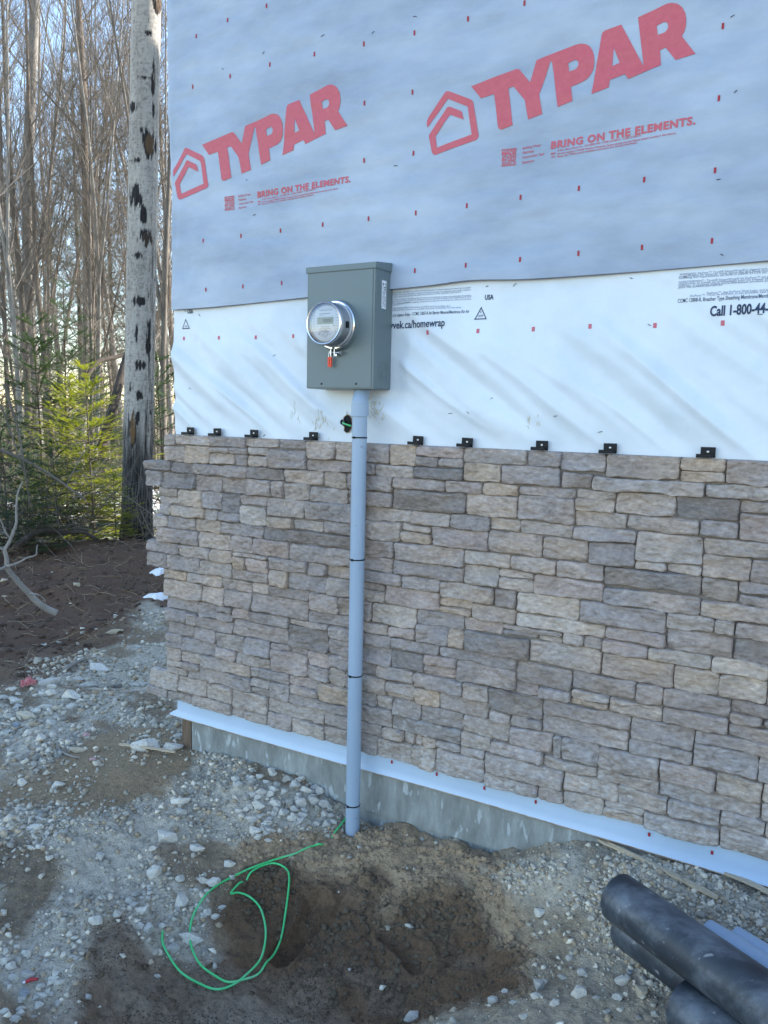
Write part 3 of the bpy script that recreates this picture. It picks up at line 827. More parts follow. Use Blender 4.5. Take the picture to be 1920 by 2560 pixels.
for k, (dx, dz) in enumerate(((0, 0), (OFFX, OFFZ))):
    sh = lambda L_: [(x+dx, z+dz) for x, z in L_]
    bm = bmesh.new()
    polys(bm, sh(HOUSEP)); finish(bm, 'house_emblem', fronty_upper, M['red_print'], upper, .0015); bm = bmesh.new(); polys(bm, sh(TYP), [sh(h) for h in TYPH]); polys(bm, sh(AR), [sh(h) for h in ARH])
    bs = [T2(160, 1420), T2(1515, 1192)]
    finish(bm, 'logo', fronty_upper, M['red_print'], upper, .0015); bm = bmesh.new()
    textpolys(bm, 'BRING ON THE ELEMENTS.', bs[0][0]+dx, bs[0][1]+dz, bs[1][0]+dx, bs[1][1]+dz, .0238, bold=.042, space=1.12)
    finish(bm, 'slogan', fronty_upper, M['red_print'], upper, .0015)
    def line(s, a, b_, cap, bold=0.0, shear=0.0):
        bm = bmesh.new(); textpolys(bm, s, a[0]+dx, a[1]+dz, b_[0]+dx, b_[1]+dz, cap, bold, shear)
        finish(bm, 'printed_line', fronty_upper, M['red_print'], upper, .0015)
    line('© 2017, Berry Global, Inc. - ICC #ESR-1404 - CCMC #12884-R - CCMC #12892-R.', T2(222, 1447), T2(1005, 1302), .0062, .012)
    line('Use the complete TYPAR® Weather Protection System and get the only lifetime limited warranty in the industry.', T2(220, 1476), T2(1335, 1283), .0062, .012)
    line('Please visit TYPAR.com for installation instructions and warranty information.', T2(220, 1502), T2(970, 1368), .0062, .012)
    line('Building Wraps', T1(950, 1425), T1(1120, 1392), .0085, .01)
    line('Flashings', T1(950, 1468), T1(1055, 1448), .0085, .01)
    line('Construction Tape', T1(948, 1512), T1(1152, 1476), .0085, .01)
    line('Fasteners', T1(948, 1560), T1(1055, 1540), .0085, .01)
    line('MADE', T1(752, 1482), T1(888, 1466), .0140, .05)
    line('WITH PRIDE', T1(756, 1506), T1(888, 1490), .0065, .03)
    line('IN OLD', T1(754, 1541), T1(886, 1525), .0125, .05)
    line('HICKORY TN', T1(756, 1570), T1(886, 1552), .0080, .03)
    line('BERRY', T2(160, 1476), T2(206, 1468), .0055, .04)
    line('cUL', T2(162, 1508), T2(204, 1498), .0065, .02)
    bm = bmesh.new()
    for q in (0, 1):
        a, b_ = T1(750, 1430+q*9), T1(893, 1413+q*9)
        rectp(bm, a[0]+dx, a[1]+dz, b_[0]+dx, a[1]+dz+.0019, b_[1]-a[1])
        a, b_ = T1(750, 1573+q*9), T1(888, 1556+q*9)
        rectp(bm, a[0]+dx, a[1]+dz-.002, b_[0]+dx, a[1]+dz-.0002, b_[1]-a[1])
    finish(bm, 'badge_bars', fronty_upper, M['red_print'], upper, .0015)
# dashes printed along the sheets
TU = [Z(1, *q) for q in ((1165, 35), (993, 93), (858, 162), (844, 380), (1005, 335), (1179, 287), (1372, 243), (1583, 198), (1587, 454), (1582, 698), (1600, 948), (1401, 973), (1220, 999), (1055, 1023), (895, 1044))]
TU += [Z(2, *q) for q in ((617, 26), (373, 92), (142, 151), (135, 407), (135, 667), (148, 925), (369, 895), (601, 860), (851, 821), (1131, 784), (1435, 744), (1452, 436), (1467, 121), (1421, 1046), (1121, 1074), (849, 1100))]
TU += [Z(3, *q) for q in ((762, 162), (906, 149), (1066, 135), (1230, 120))]+[Z(4, *q) for q in ((147, 68), (366, 45), (598, 20))]
for px, py in TU:
    q = W(px, py); bm = bmesh.new()
    if q[0] < -2.73: continue
    rectp(bm, q[0]-.0036, q[2]-.0085, q[0]+.0036, q[2]+.0085)
    finish(bm, 'tick_mark', fronty_upper, M['red_tick'], upper, .0015)
for px, py in [Z(3, *q) for q in ((800, 357), (952, 354), (1109, 352), (1278, 348))]+[Z(4, *q) for q in ((195, 332), (415, 326), (649, 317), (896, 306), (1172, 301), (1465, 291))]:
    q = W(px, py); bm = bmesh.new()
    rectp(bm, q[0]-.0056, q[2]-.0080, q[0]+.0056, q[2]+.0080)
    finish(bm, 'tick_mark', fronty_lower, M['pink_tick'], lower, .0012)
for px, py in [Z(8, *q) for q in ((227, 27), (433, 87), (655, 147), (1145, 288), (1417, 366))]+[(880+.3255*305, 1780+.3255*384)]:
    q = W(px, py, -.018); bm = bmesh.new()
    rectp(bm, q[0]-.004, q[2]-.007, q[0]+.004, q[2]+.007)
    finish(bm, 'tick_mark', lambda x, z: .0165+0*x, M['red_tick'], fl_o, .0012)
# writing on the white membrane
w4 = lambda x, y: tuple(W(*Z(4, x, y), -.012)[[0, 2]])
w3 = lambda x, y: tuple(W(*Z(3, x, y), -.012)[[0, 2]])
INKM = [M['navy']]
def tline(s, a, b_, cap, bold=0.0):
    bm = bmesh.new(); textpolys(bm, s, a[0], a[1], b_[0], b_[1], cap, bold)
    finish(bm, 'printed_line', fronty_lower, INKM[0], lower, .0018)
tline('www.tyvek.ca/homewrap', w4(-62, 318), w4(265, 303), .029, .018)
tline('Call 1-800-44-TYVEK', w4(1407, 259), (w4(1407, 259)[0]+(w4(1662, 246)[0]-w4(1407, 259)[0])*1.52, w4(1407, 259)[1]+.004), .031, .03)
tline('CCMC 12808-R, Breather Type Sheathing Membrane/Membrane de revetement', w4(1267, 201), (w4(1267, 201)[0]+(w4(1660, 182)[0]-w4(1267, 201)[0])*1.33, w4(1267, 201)[1]+.003), .0125, .004)
tline('CCMC 12857-R Air Barrier Material/Membrane Par Air', w4(122, 256), w4(367, 245), .0118, .006)
tline("permeables a la vapeur d'eau -", w4(-20, 264), w4(117, 257), .0118, .006)
tline('USA', w4(433, 188), w4(470, 186), .0175, .03)
tline('HDPE', w4(406, 264), w4(427, 262), .0085, .0)
tline('USA', w3(808, 248), w3(831, 247), .0175, .03)
tline('HDPE', w3(796, 307), w3(807, 306), .007, .0)
tline('2', w4(413, 246), w4(420, 245), .008, .0)
for ax, ay in ((w4(418, 218)), (w3(800, 270))):
    s_ = .050; rr = .0042
    bm = bmesh.new()
    ou = [(ax, ay), (ax+s_*.5, ay-s_*.92), (ax-s_*.5, ay-s_*.92)]
    cxx, czz = ax, ay-s_*.6
    def off(p, k): return (cxx+(p[0]-cxx)*k, czz+(p[1]-czz)*k)
    inn = [off(p, .76) for p in ou]
    for i in range(3):
        j = (i+1) % 3
        vs = [bm.verts.new((*q,)) for q in ((ou[i][0], 0, ou[i][1]), (ou[j][0], 0, ou[j][1]), (inn[j][0], 0, inn[j][1]), (inn[i][0], 0, inn[i][1]))]
        bm.faces.new(vs)
    finish(bm, 'recycling_triangle', fronty_lower, M['navy'], lower, .0012)
INKM[0] = M['pale_navy']
L1 = ['consulter la fiche technique du produit et les directives pour le recouvrement permanent de ce produit', 'WARNING: DuPont Tyvek HomeWrap is slippery and should not be used in any application where it will be walked on', 'facade within 4 months. See roof section may require the performance of DuPont Tyvek water resistive barriers.']
for i, s in enumerate(L1):
    tline(s, w4(20, 162+i*9.5), w4((372, 372, 330)[i], 138+i*9.5), .0062)
L2 = ['Tyvek est un materiau combustible qui doit etre conserve loin des flammes et autres sources de chaleur. En cas de feu', 'apporte une protection. Consultez les instructions de pose et les normes en vigueur pour la performance de Tyvek', 'de la membrane ainsi que les exigences. Conservez ce produit hors de la portee des enfants en tout temps', 'Pour information voir Tyvek de DuPont.']
for i, s in enumerate(L2):
    tline(s, w4(30, 190+i*8.5), w4((374, 374, 374, 110)[i], (172, 178, 187, 201)[i]), .0060)
tline('marques de commerce or affiliates of DuPont de Nemours, Inc. © 2018 DuPont de Nemours, Inc. All rights reserved', w4(30, 227), w4(285, 218), .0060)
tline('ou affiliees de DuPont de Nemours, Inc. et ses affilies. Droits d\'auteur © 2018 DuPont. Tous droits reserves', w4(30, 236), w4(332, 224), .0060)
R_ = [(1276, 83, 'WARNING: DuPont™ Tyvek® HomeWrap® is slippery and should not be used in any application where it will be walked on. Use'), (1274, 91, 'or scaffolding for exterior work above the first floor recommended. If ladders must be used, extra caution must be taken by'), (1273, 99, 'following the requirements set forth in OSHA 29 CFR for portable ladders.'),
      (1272, 117, 'AVERTISSEMENT : Tyvek® HomeWrap® de DuPont™ est glissant et ne devrait pas etre utilise dans une zone de passage. Utiliser'), (1272, 125, 'plateformes et echelle ou echafaudages pour les travaux exterieurs au-dessus du premier etage est recommande. Si des'), (1272, 133, 'utilisees, il convient d\'etre particulierement prudent pour les utiliser de facon securitaire en suivant les exigences'), (1271, 140, 'pour les echelles portatives.'),
      (1393, 164, 'DuPont™, the DuPont Oval Logo, and all products, unless otherwise noted, are trademarks'), (1322, 176, 'DuPont™, l\'Oval de DuPont, et ses produits, sauf indications contraires, denotes par ™ ou ® sont')]
for x_, y_, s in R_:
    a = w4(x_, y_)
    tline(s, a, (a[0]+.00495*len(s)*.92, a[1]+.002), .0066)
# staples and stray marks
for n_, pts_, fn, par in ((1, [Z(1, *q) for q in ((1145, 232), (967, 300), (1402, 160), (1617, 145), (1070, 779), (1103, 930))]+[Z(2, *q) for q in ((138, 75), (52, 717), (1507, 73), (1522, 403), (1448, 780), (1462, 1103))], fronty_upper, upper),
                          (2, [Z(4, *q) for q in ((468, 615), (290, 680), (370, 677), (745, 692), (935, 760), (1145, 297), (1067, 95), (564, 124), (443, 130), (145, 795), (1625, 253), (1300, 90))]+[Z(3, *q) for q in ((800, 238), (860, 255), (1185, 430), (1140, 775), (820, 572))], fronty_lower, lower)):
    for px, py in pts_:
        q = W(px, py, -.01); a = random.uniform(-.9, .9); L_ = random.uniform(.004, .008)
        b = MB()
        y0 = -float(fn(np.array([q[0]]), np.array([q[2]]))[0])-.0022
        d_ = np.array([math.cos(a), 0, math.sin(a)])*L_
        c_ = np.array([q[0], y0, q[2]])
        b.tube([c_-d_+(0, .004, 0), c_-d_, c_+(0, -.0007, 0), c_+d_, c_+d_+(0, .004, 0)], .0010, 5)
        b.build('staple', M['staple'], par)
# dried glue smears either side of the conduit
b = MB()
for (px, py, rw, rh, n_) in ((945, 1030, 22, 34, 26), (800, 1055, 40, 32, 20), (745, 1030, 22, 26, 8), (1340, 1060, 30, 18, 7)):
    for _ in range(n_):
        q = W(px+random.gauss(0, rw*.5), py+random.gauss(0, rh*.5), -.01)
        a = random.uniform(.6, 2.4); L_ = random.uniform(.006, .022)
        pts_ = []
        for t in np.linspace(-1, 1, 5):
            xx = q[0]+math.cos(a+t*.3)*L_*t; zz = q[2]+math.sin(a+t*.3)*L_*t
            pts_.append((xx, -float(fronty_lower(np.array([xx]), np.array([zz]))[0])-.0002, zz))
        b.tube(pts_, [.0003, .0012, .0018, .0012, .0003], 5)
b.build('glue_smears', M['stain'], lower)

# ------------------------------------------------------------------ stone veneer
STONES = "-2785 1524 -2715 1578 t|-2715 1532 -2498 1578 t|-2498 1534 -2293 1578 g|-2292 1539 -2113 1578 t|-2113 1537 -1967 1578 g|-2786 1453 -2652 1524 t|-2652 1453 -2500 1531 b|-2500 1504 -2381 1531 t|-2381 1505 -2278 1534 g|-2499 1453 -2357 1504 t|-2357 1453 -2281 1505 g|-2277 1504 -2163 1539 t|-2281 1453 -2163 1503 t|-2163 1453 -1967 1536 g|-1966 1503 -1817 1578 t|-1817 1504 -1711 1578 t|-1967 1453 -1712 1503 g|-2914 1406 -2739 1453 d|-2739 1402 -2597 1453 d|-2902 1327 -2802 1405 g|-2801 1327 -2592 1401 d|-2597 1401 -2280 1453 g|-2592 1327 -2428 1400 g|-2428 1327 -2279 1400 g|-2280 1401 -2077 1453 d|-2279 1327 -2145 1401 g|-2145 1327 -2080 1400 g|-2077 1396 -1878 1453 t|-2080 1327 -1946 1396 t|-1878 1389 -1756 1453 b|-1945 1327 -1753 1389 t|-1755 1389 -1694 1453 g|-1753 1327 -1695 1388 g|-2824 1286 -2698 1327 t|-2825 1254 -2699 1286 t|-2698 1248 -2546 1327 b|-2821 1197 -2748 1253 t|-2748 1197 -2536 1248 b|-2546 1248 -2423 1327 g|-2422 1241 -2322 1327 d|-2536 1197 -2452 1248 t|-2452 1197 -2323 1241 g|-2322 1281 -2171 1327 p|-2322 1197 -2172 1280 l|-2171 1245 -1971 1327 t|-2172 1197 -2030 1245 b|-2030 1197 -1876 1244 t|-1970 1250 -1677 1327 g|-1876 1197 -1676 1249 g|-2859 1140 -2762 1197 t|-2761 1139 -2588 1197 g|-2587 1139 -2433 1197 b|-2836 1066 -2575 1139 g|-2433 1142 -2189 1197 g|-2189 1142 -2058 1197 d|-2574 1066 -2373 1139 t|-2373 1067 -2253 1142 g|-2253 1066 -2051 1141 p|-2058 1141 -1689 1197 d|-2050 1066 -1689 1140 g|-2908 1012 -2695 1066 g|-2695 1010 -2495 1066 t|-2495 1008 -2369 1066 b|-2910 940 -2770 1012 g|-2769 940 -2563 1010 g|-2563 940 -2370 1008 t|-2368 1049 -2164 1066 t|-2369 989 -2291 1049 b|-2291 989 -2164 1049 p|-2369 940 -2159 989 g|-2164 1012 -1952 1066 g|-1952 1011 -1858 1066 g|-2159 940 -2056 1012 b|-1858 1017 -1688 1066 t|-2056 940 -1854 1011 g|-1854 940 -1687 1016 t|-2796 893 -2645 940 b|-2645 894 -2435 940 t|-2435 890 -2258 940 g|-2791 810 -2552 893 t|-2552 810 -2415 889 t|-2415 810 -2255 890 g|-2258 893 -2161 940 t|-2161 893 -1946 940 d|-2255 810 -1947 892 g|-1945 861 -1798 940 g|-1798 861 -1683 940 t|-1947 810 -1684 861 g|-2783 751 -2577 810 g|-2790 685 -2651 751 g|-2650 685 -2584 750 t|-2577 737 -2461 810 g|-2460 777 -2369 810 g|-2460 737 -2369 777 g|-2369 760 -2270 810 p|-2584 685 -2364 736 g|-2270 760 -2052 810 g|-2364 685 -2052 760 g|-2052 781 -1844 810 t|-2052 685 -1844 780 d|-1844 758 -1683 810 g|-1843 685 -1681 757 g|-2779 630 -2601 685 g|-2601 624 -2468 685 g|-2786 589 -2680 630 g|-2787 557 -2680 588 g|-2680 557 -2470 623 g|-2467 613 -2298 685 t|-2298 606 -2151 685 g|-2469 557 -2347 612 p|-2347 557 -2149 605 t|-2150 656 -2046 685 g|-2046 657 -1948 685 g|-2149 557 -1951 656 p|-1948 620 -1839 685 p|-1839 630 -1680 685 g|-1951 557 -1833 620 g|-1833 557 -1753 630 t|-1753 557 -1678 630 g|-2788 499 -2685 557 t|-2685 505 -2565 557 t|-2784 470 -2669 498 t|-2668 470 -2569 504 g|-2782 430 -2645 470 t|-2645 430 -2569 470 g|-2565 497 -2260 557 t|-2569 430 -2256 496 g|-2260 507 -2045 557 g|-2256 467 -2149 507 g|-2256 430 -2149 467 g|-2149 430 -2044 507 g|-2045 516 -1884 557 p|-2044 475 -1883 516 g|-1883 475 -1683 557 b|-2044 430 -1682 474 g|-2904 343 -2707 430 l|-2919 298 -2778 343 g|-2778 298 -2624 342 g|-2706 352 -2525 430 t|-2525 351 -2375 430 t|-2623 298 -2378 351 t|-2374 343 -2166 430 t|-2378 298 -2301 343 p|-2300 298 -2166 342 t|-2165 367 -1855 430 t|-2166 298 -2028 367 p|-2028 298 -1854 366 t|-1855 372 -1681 430 g|-1854 298 -1679 371 g|-1711 1500 -1564 1578 g|-1564 1499 -1449 1578 b|-1449 1536 -1250 1578 p|-1449 1500 -1353 1536 g|-1353 1500 -1249 1536 g|-1711 1453 -1628 1499 g|-1628 1453 -1454 1498 t|-1454 1453 -1247 1499 d|-1249 1523 -1006 1578 t|-1246 1453 -1099 1523 b|-1099 1453 -879 1523 g|-1005 1523 -879 1578 g|-1694 1387 -1549 1453 g|-1695 1327 -1547 1387 g|-1548 1406 -1318 1453 g|-1547 1327 -1234 1405 d|-1318 1408 -1169 1453 g|-1234 1327 -1029 1407 t|-1168 1407 -1030 1453 b|-1029 1418 -821 1453 g|-1029 1327 -820 1418 g|-1677 1273 -1465 1327 t|-1465 1272 -1295 1327 t|-1675 1197 -1506 1272 t|-1506 1242 -1373 1271 t|-1506 1197 -1373 1242 b|-1373 1197 -1136 1271 p|-1295 1271 -1136 1327 d|-1136 1281 -1017 1327 b|-1016 1282 -821 1327 t|-1136 1197 -929 1281 t|-929 1197 -764 1277 t|-1688 1125 -1535 1197 g|-1689 1066 -1541 1125 g|-1535 1125 -1234 1197 g|-1541 1066 -1233 1124 g|-1234 1143 -1044 1197 l|-1044 1141 -873 1197 t|-1233 1066 -1090 1142 l|-1090 1112 -954 1141 t|-1089 1066 -953 1112 t|-953 1066 -703 1136 p|-873 1136 -706 1197 g|-1688 1016 -1497 1066 g|-1497 1015 -1328 1066 g|-1687 987 -1575 1016 g|-1686 940 -1575 987 t|-1575 940 -1330 1014 p|-1328 1003 -1106 1066 t|-1330 968 -1194 1003 b|-1330 940 -1195 967 b|-1194 940 -1018 997 t|-1106 998 -1017 1066 g|-1017 988 -784 1066 l|-1018 940 -691 988 l|-1683 856 -1633 940 g|-1633 856 -1427 940 l|-1683 810 -1552 855 t|-1552 810 -1428 856 p|-1682 759 -1539 810 g|-1427 884 -1225 940 g|-1427 810 -1291 883 g|-1291 810 -1219 884 b|-1224 892 -1066 940 p|-1219 810 -962 891 d|-1066 920 -840 940 t|-962 810 -699 898 t|-1681 685 -1540 759 g|-1539 767 -1326 810 g|-1540 685 -1390 758 d|-1326 766 -1009 810 g|-1390 726 -1250 766 p|-1390 685 -1250 726 p|-1249 685 -1009 765 g|-1009 728 -799 810 d|-1009 685 -920 728 p|-919 685 -801 727 g|-1679 631 -1603 685 g|-1603 632 -1430 685 t|-1678 557 -1559 631 t|-1559 582 -1424 624 t|-1559 557 -1424 581 b|-1430 625 -1218 685 g|-1218 624 -1112 685 t|-1424 557 -1316 625 b|-1316 557 -1112 624 g|-1112 598 -900 685 d|-1111 557 -1022 597 g|-1022 557 -901 598 g|-1683 503 -1603 557 g|-1603 504 -1524 557 t|-1682 430 -1524 503 g|-900 627 -587 685 g|-900 557 -588 626 g|-1523 489 -1395 557 g|-1395 489 -1212 557 g|-1524 430 -1217 489 d|-1212 490 -1024 557 t|-1217 430 -1096 489 t|-1096 430 -890 482 p|-1024 482 -858 557 p|-858 473 -823 557 g|-890 430 -691 473 t|-823 479 -689 557 g|-1680 380 -1571 430 g|-1571 381 -1472 430 t|-1472 386 -1419 430 t|-1679 298 -1589 380 g|-1589 298 -1431 380 t|-1419 387 -1387 430 t|-1387 387 -1327 430 b|-1431 298 -1324 386 b|-1327 396 -1217 430 g|-1217 396 -1115 430 g|-1324 298 -1117 396 g|-1114 353 -811 430 g|-1117 298 -902 352 g|-902 298 -807 353 p|-810 363 -616 430 t|-806 298 -662 362 t|-662 337 -525 363 t|-662 298 -525 336 b|-616 364 -449 430 t|-524 298 -281 364 g|-449 365 -283 430 g|-283 378 -149 430 g|-281 298 -60 377 g|-149 378 -60 430 t|-588 557 -380 609 g|-378 643 -142 685 g|-379 563 -183 643 g|-183 557 -60 643 g|-689 478 -482 557 g|-691 430 -481 478 g|-482 483 -305 557 p|-480 430 -166 483 g|-305 483 -167 557 b|-167 491 -60 557 b|-166 430 -60 491 g|-720 1501 -482 1578 t|-481 1537 -346 1578 b|-482 1500 -345 1536 b|-345 1500 -198 1578 g|-764 1453 -402 1500 t|-401 1453 -198 1500 t|-879 1513 -720 1578 g|-821 1421 -681 1453 t|-819 1380 -681 1421 b|-820 1327 -639 1380 t|-681 1380 -488 1453 t|-639 1327 -410 1379 t|-488 1383 -294 1453 d|-410 1327 -294 1383 g|-294 1413 -199 1453 t|-294 1327 -192 1413 p|-820 1278 -605 1327 g|-764 1197 -605 1278 g|-605 1228 -395 1327 t|-604 1197 -502 1227 t|-502 1197 -395 1228 t|-394 1272 -199 1327 t|-395 1197 -251 1272 t|-251 1197 -183 1272 g|-705 1136 -391 1197 d|-391 1125 -280 1197 t|-280 1159 -180 1197 g|-280 1123 -178 1158 g|-703 1066 -389 1125 g|-389 1066 -173 1123 t|-784 988 -491 1066 g|-690 940 -491 988 p|-491 1015 -343 1066 t|-343 1014 -283 1066 t|-491 940 -282 1014 g|-283 1014 -169 1066 g|-282 940 -164 1013 d|-928 899 -839 920 t|-839 898 -765 940 t|-765 898 -697 940 t|-697 893 -542 940 p|-542 894 -344 940 l|-699 810 -457 893 t|-457 810 -317 891 l|-344 891 -177 940 l|-317 810 -176 891 l|-176 810 -60 940 g|-798 745 -575 810 g|-575 741 -486 810 g|-799 710 -664 745 t|-800 685 -665 710 b|-664 685 -485 740 t|-486 745 -278 810 g|-485 685 -279 744 g|-277 769 -151 810 g|-278 735 -180 769 t|-279 685 -145 734 g|-587 609 -379 685 g|-190 1275 -150 1580 g|-875 1455 -765 1510 g|-180 1160 -150 1275 g|-1065 900 -930 920 g|-180 735 -150 765 g|-175 1125 -150 1160 g"
SC_ = {'t': (.385, .318, .275), 'b': (.41, .322, .255), 'g': (.325, .275, .252), 'd': (.245, .210, .192), 'l': (.44, .372, .322), 'p': (.375, .303, .272)}
stl = []
for s in STONES.split('|'):
    a = s.split()
    stl.append([int(v)/1000 for v in a[:4]]+[a[4]])
cz = [1.578, 1.453, 1.327, 1.197, 1.066, .940, .81, .685, .557, .43, .30]
for r in range(10):           # the wall goes on beyond the picture's right edge
    x = -.058+.0
    while x < 3.2:
        w_ = random.uniform(.12, .36)
        if random.random() < .5: stl.append([x, cz[r+1]+.002, x+w_-.004, cz[r]-.002, random.choice('tgtgp')])
        else:
            m_ = random.uniform(.4, .6)*.12+cz[r+1]
            stl.append([x, cz[r+1]+.002, x+w_-.004, m_-.002, random.choice('tgtgp')]); stl.append([x, m_+.002, x+w_-.004, cz[r]-.002, random.choice('tgbgd')])
        x += w_
Vs, Fs, Cs = [], [], []; nb_ = 0
for k, (x0, z0, x1, z1, cc) in enumerate(stl):
    g_ = .0002
    x0 += g_; x1 -= g_; z0 += g_; z1 -= g_
    st_ = .0055 if x0 < 0 else .014
    def axis(a, b):
        n = max(4, int((b-a)/st_)); t = np.linspace(a+.006, b-.006, n)
        return np.concatenate([[a, a+.0018, a+.0035], t, [b-.0035, b-.0018, b]])
    ax_, az_ = axis(x0, x1), axis(z0, z1)
    X, Zz = np.meshgrid(ax_, az_)
    rnd = np.random.default_rng(k*7+1)
    # ragged outline
    amp = .0026
    fx_ = (X-x0)/(x1-x0); fz_ = (Zz-z0)/(z1-z0)
    Xo = X+amp*((1-fx_)**3*fbm(Zz*22+k, Zz*0+3.3*k, 0, 3, 7)+fx_**3*fbm(Zz*22+k, Zz*0+9.1*k, 0, 3, 8))-0*X
    tz = amp*1.25*(fz_**3*fbm(X*16+k, X*0+5.7*k, 0, 3, 9)); bz = amp*1.9*((1-fz_)**3*fbm(X*16+k, X*0+1.9*k, 0, 3, 10))
    Zo = Zz+tz+bz
    if z1 > 1.565: Zo = np.where(fz_ > .9, Zz, Zo)
    d_ = np.minimum(np.minimum(X-x0, x1-X), np.minimum(Zz-z0, z1-Zz))
    dc = np.hypot(np.minimum(np.minimum(X-x0, x1-X), .012)-.012, np.minimum(np.minimum(Zz-z0, z1-Zz), .012)-.012)
    d_ = np.clip(.012-dc, 0, .012)
    base = .040+rnd.uniform(-.005, .009)
    tilt = rnd.uniform(-.006, .006)*(fx_-.5)+rnd.uniform(-.007, .004)*(fz_-.5)
    seed = k % 50
    rd_ = np.abs(vnoise(X*11+k*3.1, Zz*19+k*1.7, 0, 12))
    cleft = -.007*(1-sstep(0, .16, rd_))*(rnd.random() < .45)
    terr = fbm(X*9+k*2.3, Zz*16-k*1.3, 0, 3, 13)
    tr2 = terr*2.6+.3; fr_ = tr2-np.floor(tr2)
    step = .0085*(np.floor(tr2)+sstep(.38, .62, fr_))/2.6+.003*terr
    fine = .0030*fbm(X*60+k, Zz*100, 0, 3, 14)
    roundk = np.sqrt(np.clip(1-(1-np.clip(d_/.0065, 0, 1))**2, 0, 1))
    dep = base+tilt+(step+cleft+fine)*np.clip(.35+d_/.008, 0, 1)-.009*(1-roundk)
    dep = np.maximum(dep, .0255)
    dep = np.where(d_ <= 1e-5, .006, dep)
    V = np.stack([Xo.ravel(), -dep.ravel(), Zo.ravel()], 1)
    c0 = np.array(SC_[cc])*(.92+.16*rnd.random())
    dirt_ = fbm(X*10+k, Zz*10, 0, 4, 15)[..., None]
    warm = fbm(X*6-k, Zz*8, 0, 3, 16)[..., None]
    cc_ = c0*(1+.14*dirt_)*(1+np.array([.06, .01, -.05])*warm)
    fade = sstep(.75, .2, z0)*.25        # pale cement dust on the lower courses
    cc_ = cc_*(1-fade)+np.array([.36, .35, .335])*fade
    scr = sstep(.42, .6, np.abs(fbm(X*40+k, Zz*60, 0, 3, 17)))[..., None]*sstep(.75, .25, z0)*.35
    if x0 > -1.6: cc_ = cc_*(1-scr)+np.array([.55, .55, .55])*scr
    Vs.append(V); Cs.append(np.clip(cc_, 0, 1).reshape(-1, 3))
    f = gridfaces(len(ax_), len(az_))
    Fs.append(f+nb_); nb_ += len(V)
me = npmesh('stone_veneer', np.concatenate(Vs), np.concatenate(Fs), np.concatenate(Cs))
sv = hpart('stone_veneer', me, M['stone'], True)
print('stone verts', nb_)
b = MB()
b.box((-2.775, -.0225, .302), (3.3, .004, 1.577))
rgt = [-2.955, -2.81, -2.875, -2.94, -2.80, -2.80, -2.80, -2.80, -2.80, -2.80]
lefts = {}
for s in stl:
    if s[0] < -2.76: 
        for r in range(10):
            if cz[r+1]-.01 <= s[1] and s[3] <= cz[r]+.01: lefts[r] = min(lefts.get(r, 0), s[0])
for r, xl in lefts.items():
    b.box((xl+.006, -.0215, cz[r+1]+.004), (-2.776, .012, cz[r]-.004))
o = b.build('veneer_backing', M['backing'], None); o.parent = house; o.location = (2.74, 0, 0)

# ------------------------------------------------------------------ wall clips standing on the veneer
BR = [(350+.33153*375, 1070+.33153*20), (350+.33153*578, 1070+.33153*30), (350+.33153*855, 1070+.33153*45), (350+.33153*1303, 1070+.33153*68),
      (880+.3255*502, 1090+.3255*42), (880+.3255*880, 1090+.3255*62), (880+.3255*1455, 1090+.3255*85), (1380+.3255*444, 1120+.3255*12), (1380+.3255*1196, 1120+.3255*48)]
BRL = ['black metal siding clip nearest the left corner of the stone top edge', 'black siding clip second from the left corner of the stone wall', 'black siding clip on the stone top edge, third from the left corner', 'black siding clip on the stone top edge just left of the grey conduit',
       'black siding clip on the stone top edge first to the right of the grey conduit', 'black siding clip second to the right of the grey conduit', 'black siding clip third to the right of the grey conduit', 'black siding clip under the hanging folds, second from the right edge', 'black siding clip nearest the right edge of the photo on the stone ledge']
proto = None
for i, (px, py) in enumerate(BR):
    q = W(px, py, -.03)
    loc = (q[0], -.0235, 1.5795)
    if proto is None:
        r = empty('siding_clip', loc)
        b = MB(); b.box((-.0225, -.003, .0), (.0225, .0, .034)); b.build('plate', M['black_plastic'], r, bevel=.0008)
        b = MB(); b.box((-.032, -.030, .0005), (.016, -.0032, .0085)); b.box((-.032, -.030, .0087), (.016, -.0275, .0125)); b.build('flange', M['black_plastic'], r, bevel=.0008)
        b = MB(); b.lathe([(0.0, .0040), (.0022, .0038), (.0040, .0022), (.0042, 0)], (0, -.0031, .019), (0, -1, 0), 16); b.build('screw', M['zinc'], r, True)
        proto = r
    else:
        r = proto.copy(); COL.objects.link(r)
        for ch in list(proto.children):
            c = ch.copy(); COL.objects.link(c); c.parent = r
    r.location = loc
    r.rotation_euler = (0, random.uniform(-.03, .03), 0)
    tag(r, BRL[i], 'siding clip', 'black clips along the stone top edge')

# ------------------------------------------------------------------ meter box
bx0, bx1, byf, bz0, bz1 = -1.903, -1.588, -.130, 1.788, 2.244
mb = empty('meter_box', (bx0, 0, bz0), 'grey green steel meter cabinet on the wall above the conduit', 'meter box')
def mpart(b, name, m, **k):
    o = b.build(name, m, None, **k); o.parent = mb; o.location = (-bx0, 0, -bz0); return o
b = MB(); b.box((bx0, byf, bz0), (bx1, -.004, bz1))
cab = mpart(b, 'cabinet', M['box'], bevel=.003)
b = MB()
b.add([(bx0-.004, byf-.006, bz1-.012), (bx1+.004, byf-.006, bz1-.012), (bx1+.004, -.002, bz1-.012), (bx0-.004, -.002, bz1-.012),
       (bx0-.004, byf-.006, bz1+.011), (bx1+.004, byf-.006, bz1+.011), (bx1+.004, -.002, bz1+.026), (bx0-.004, -.002, bz1+.026)],
      [(0, 3, 2, 1), (4, 5, 6, 7), (0, 1, 5, 4), (1, 2, 6, 5), (2, 3, 7, 6), (3, 0, 4, 7)])
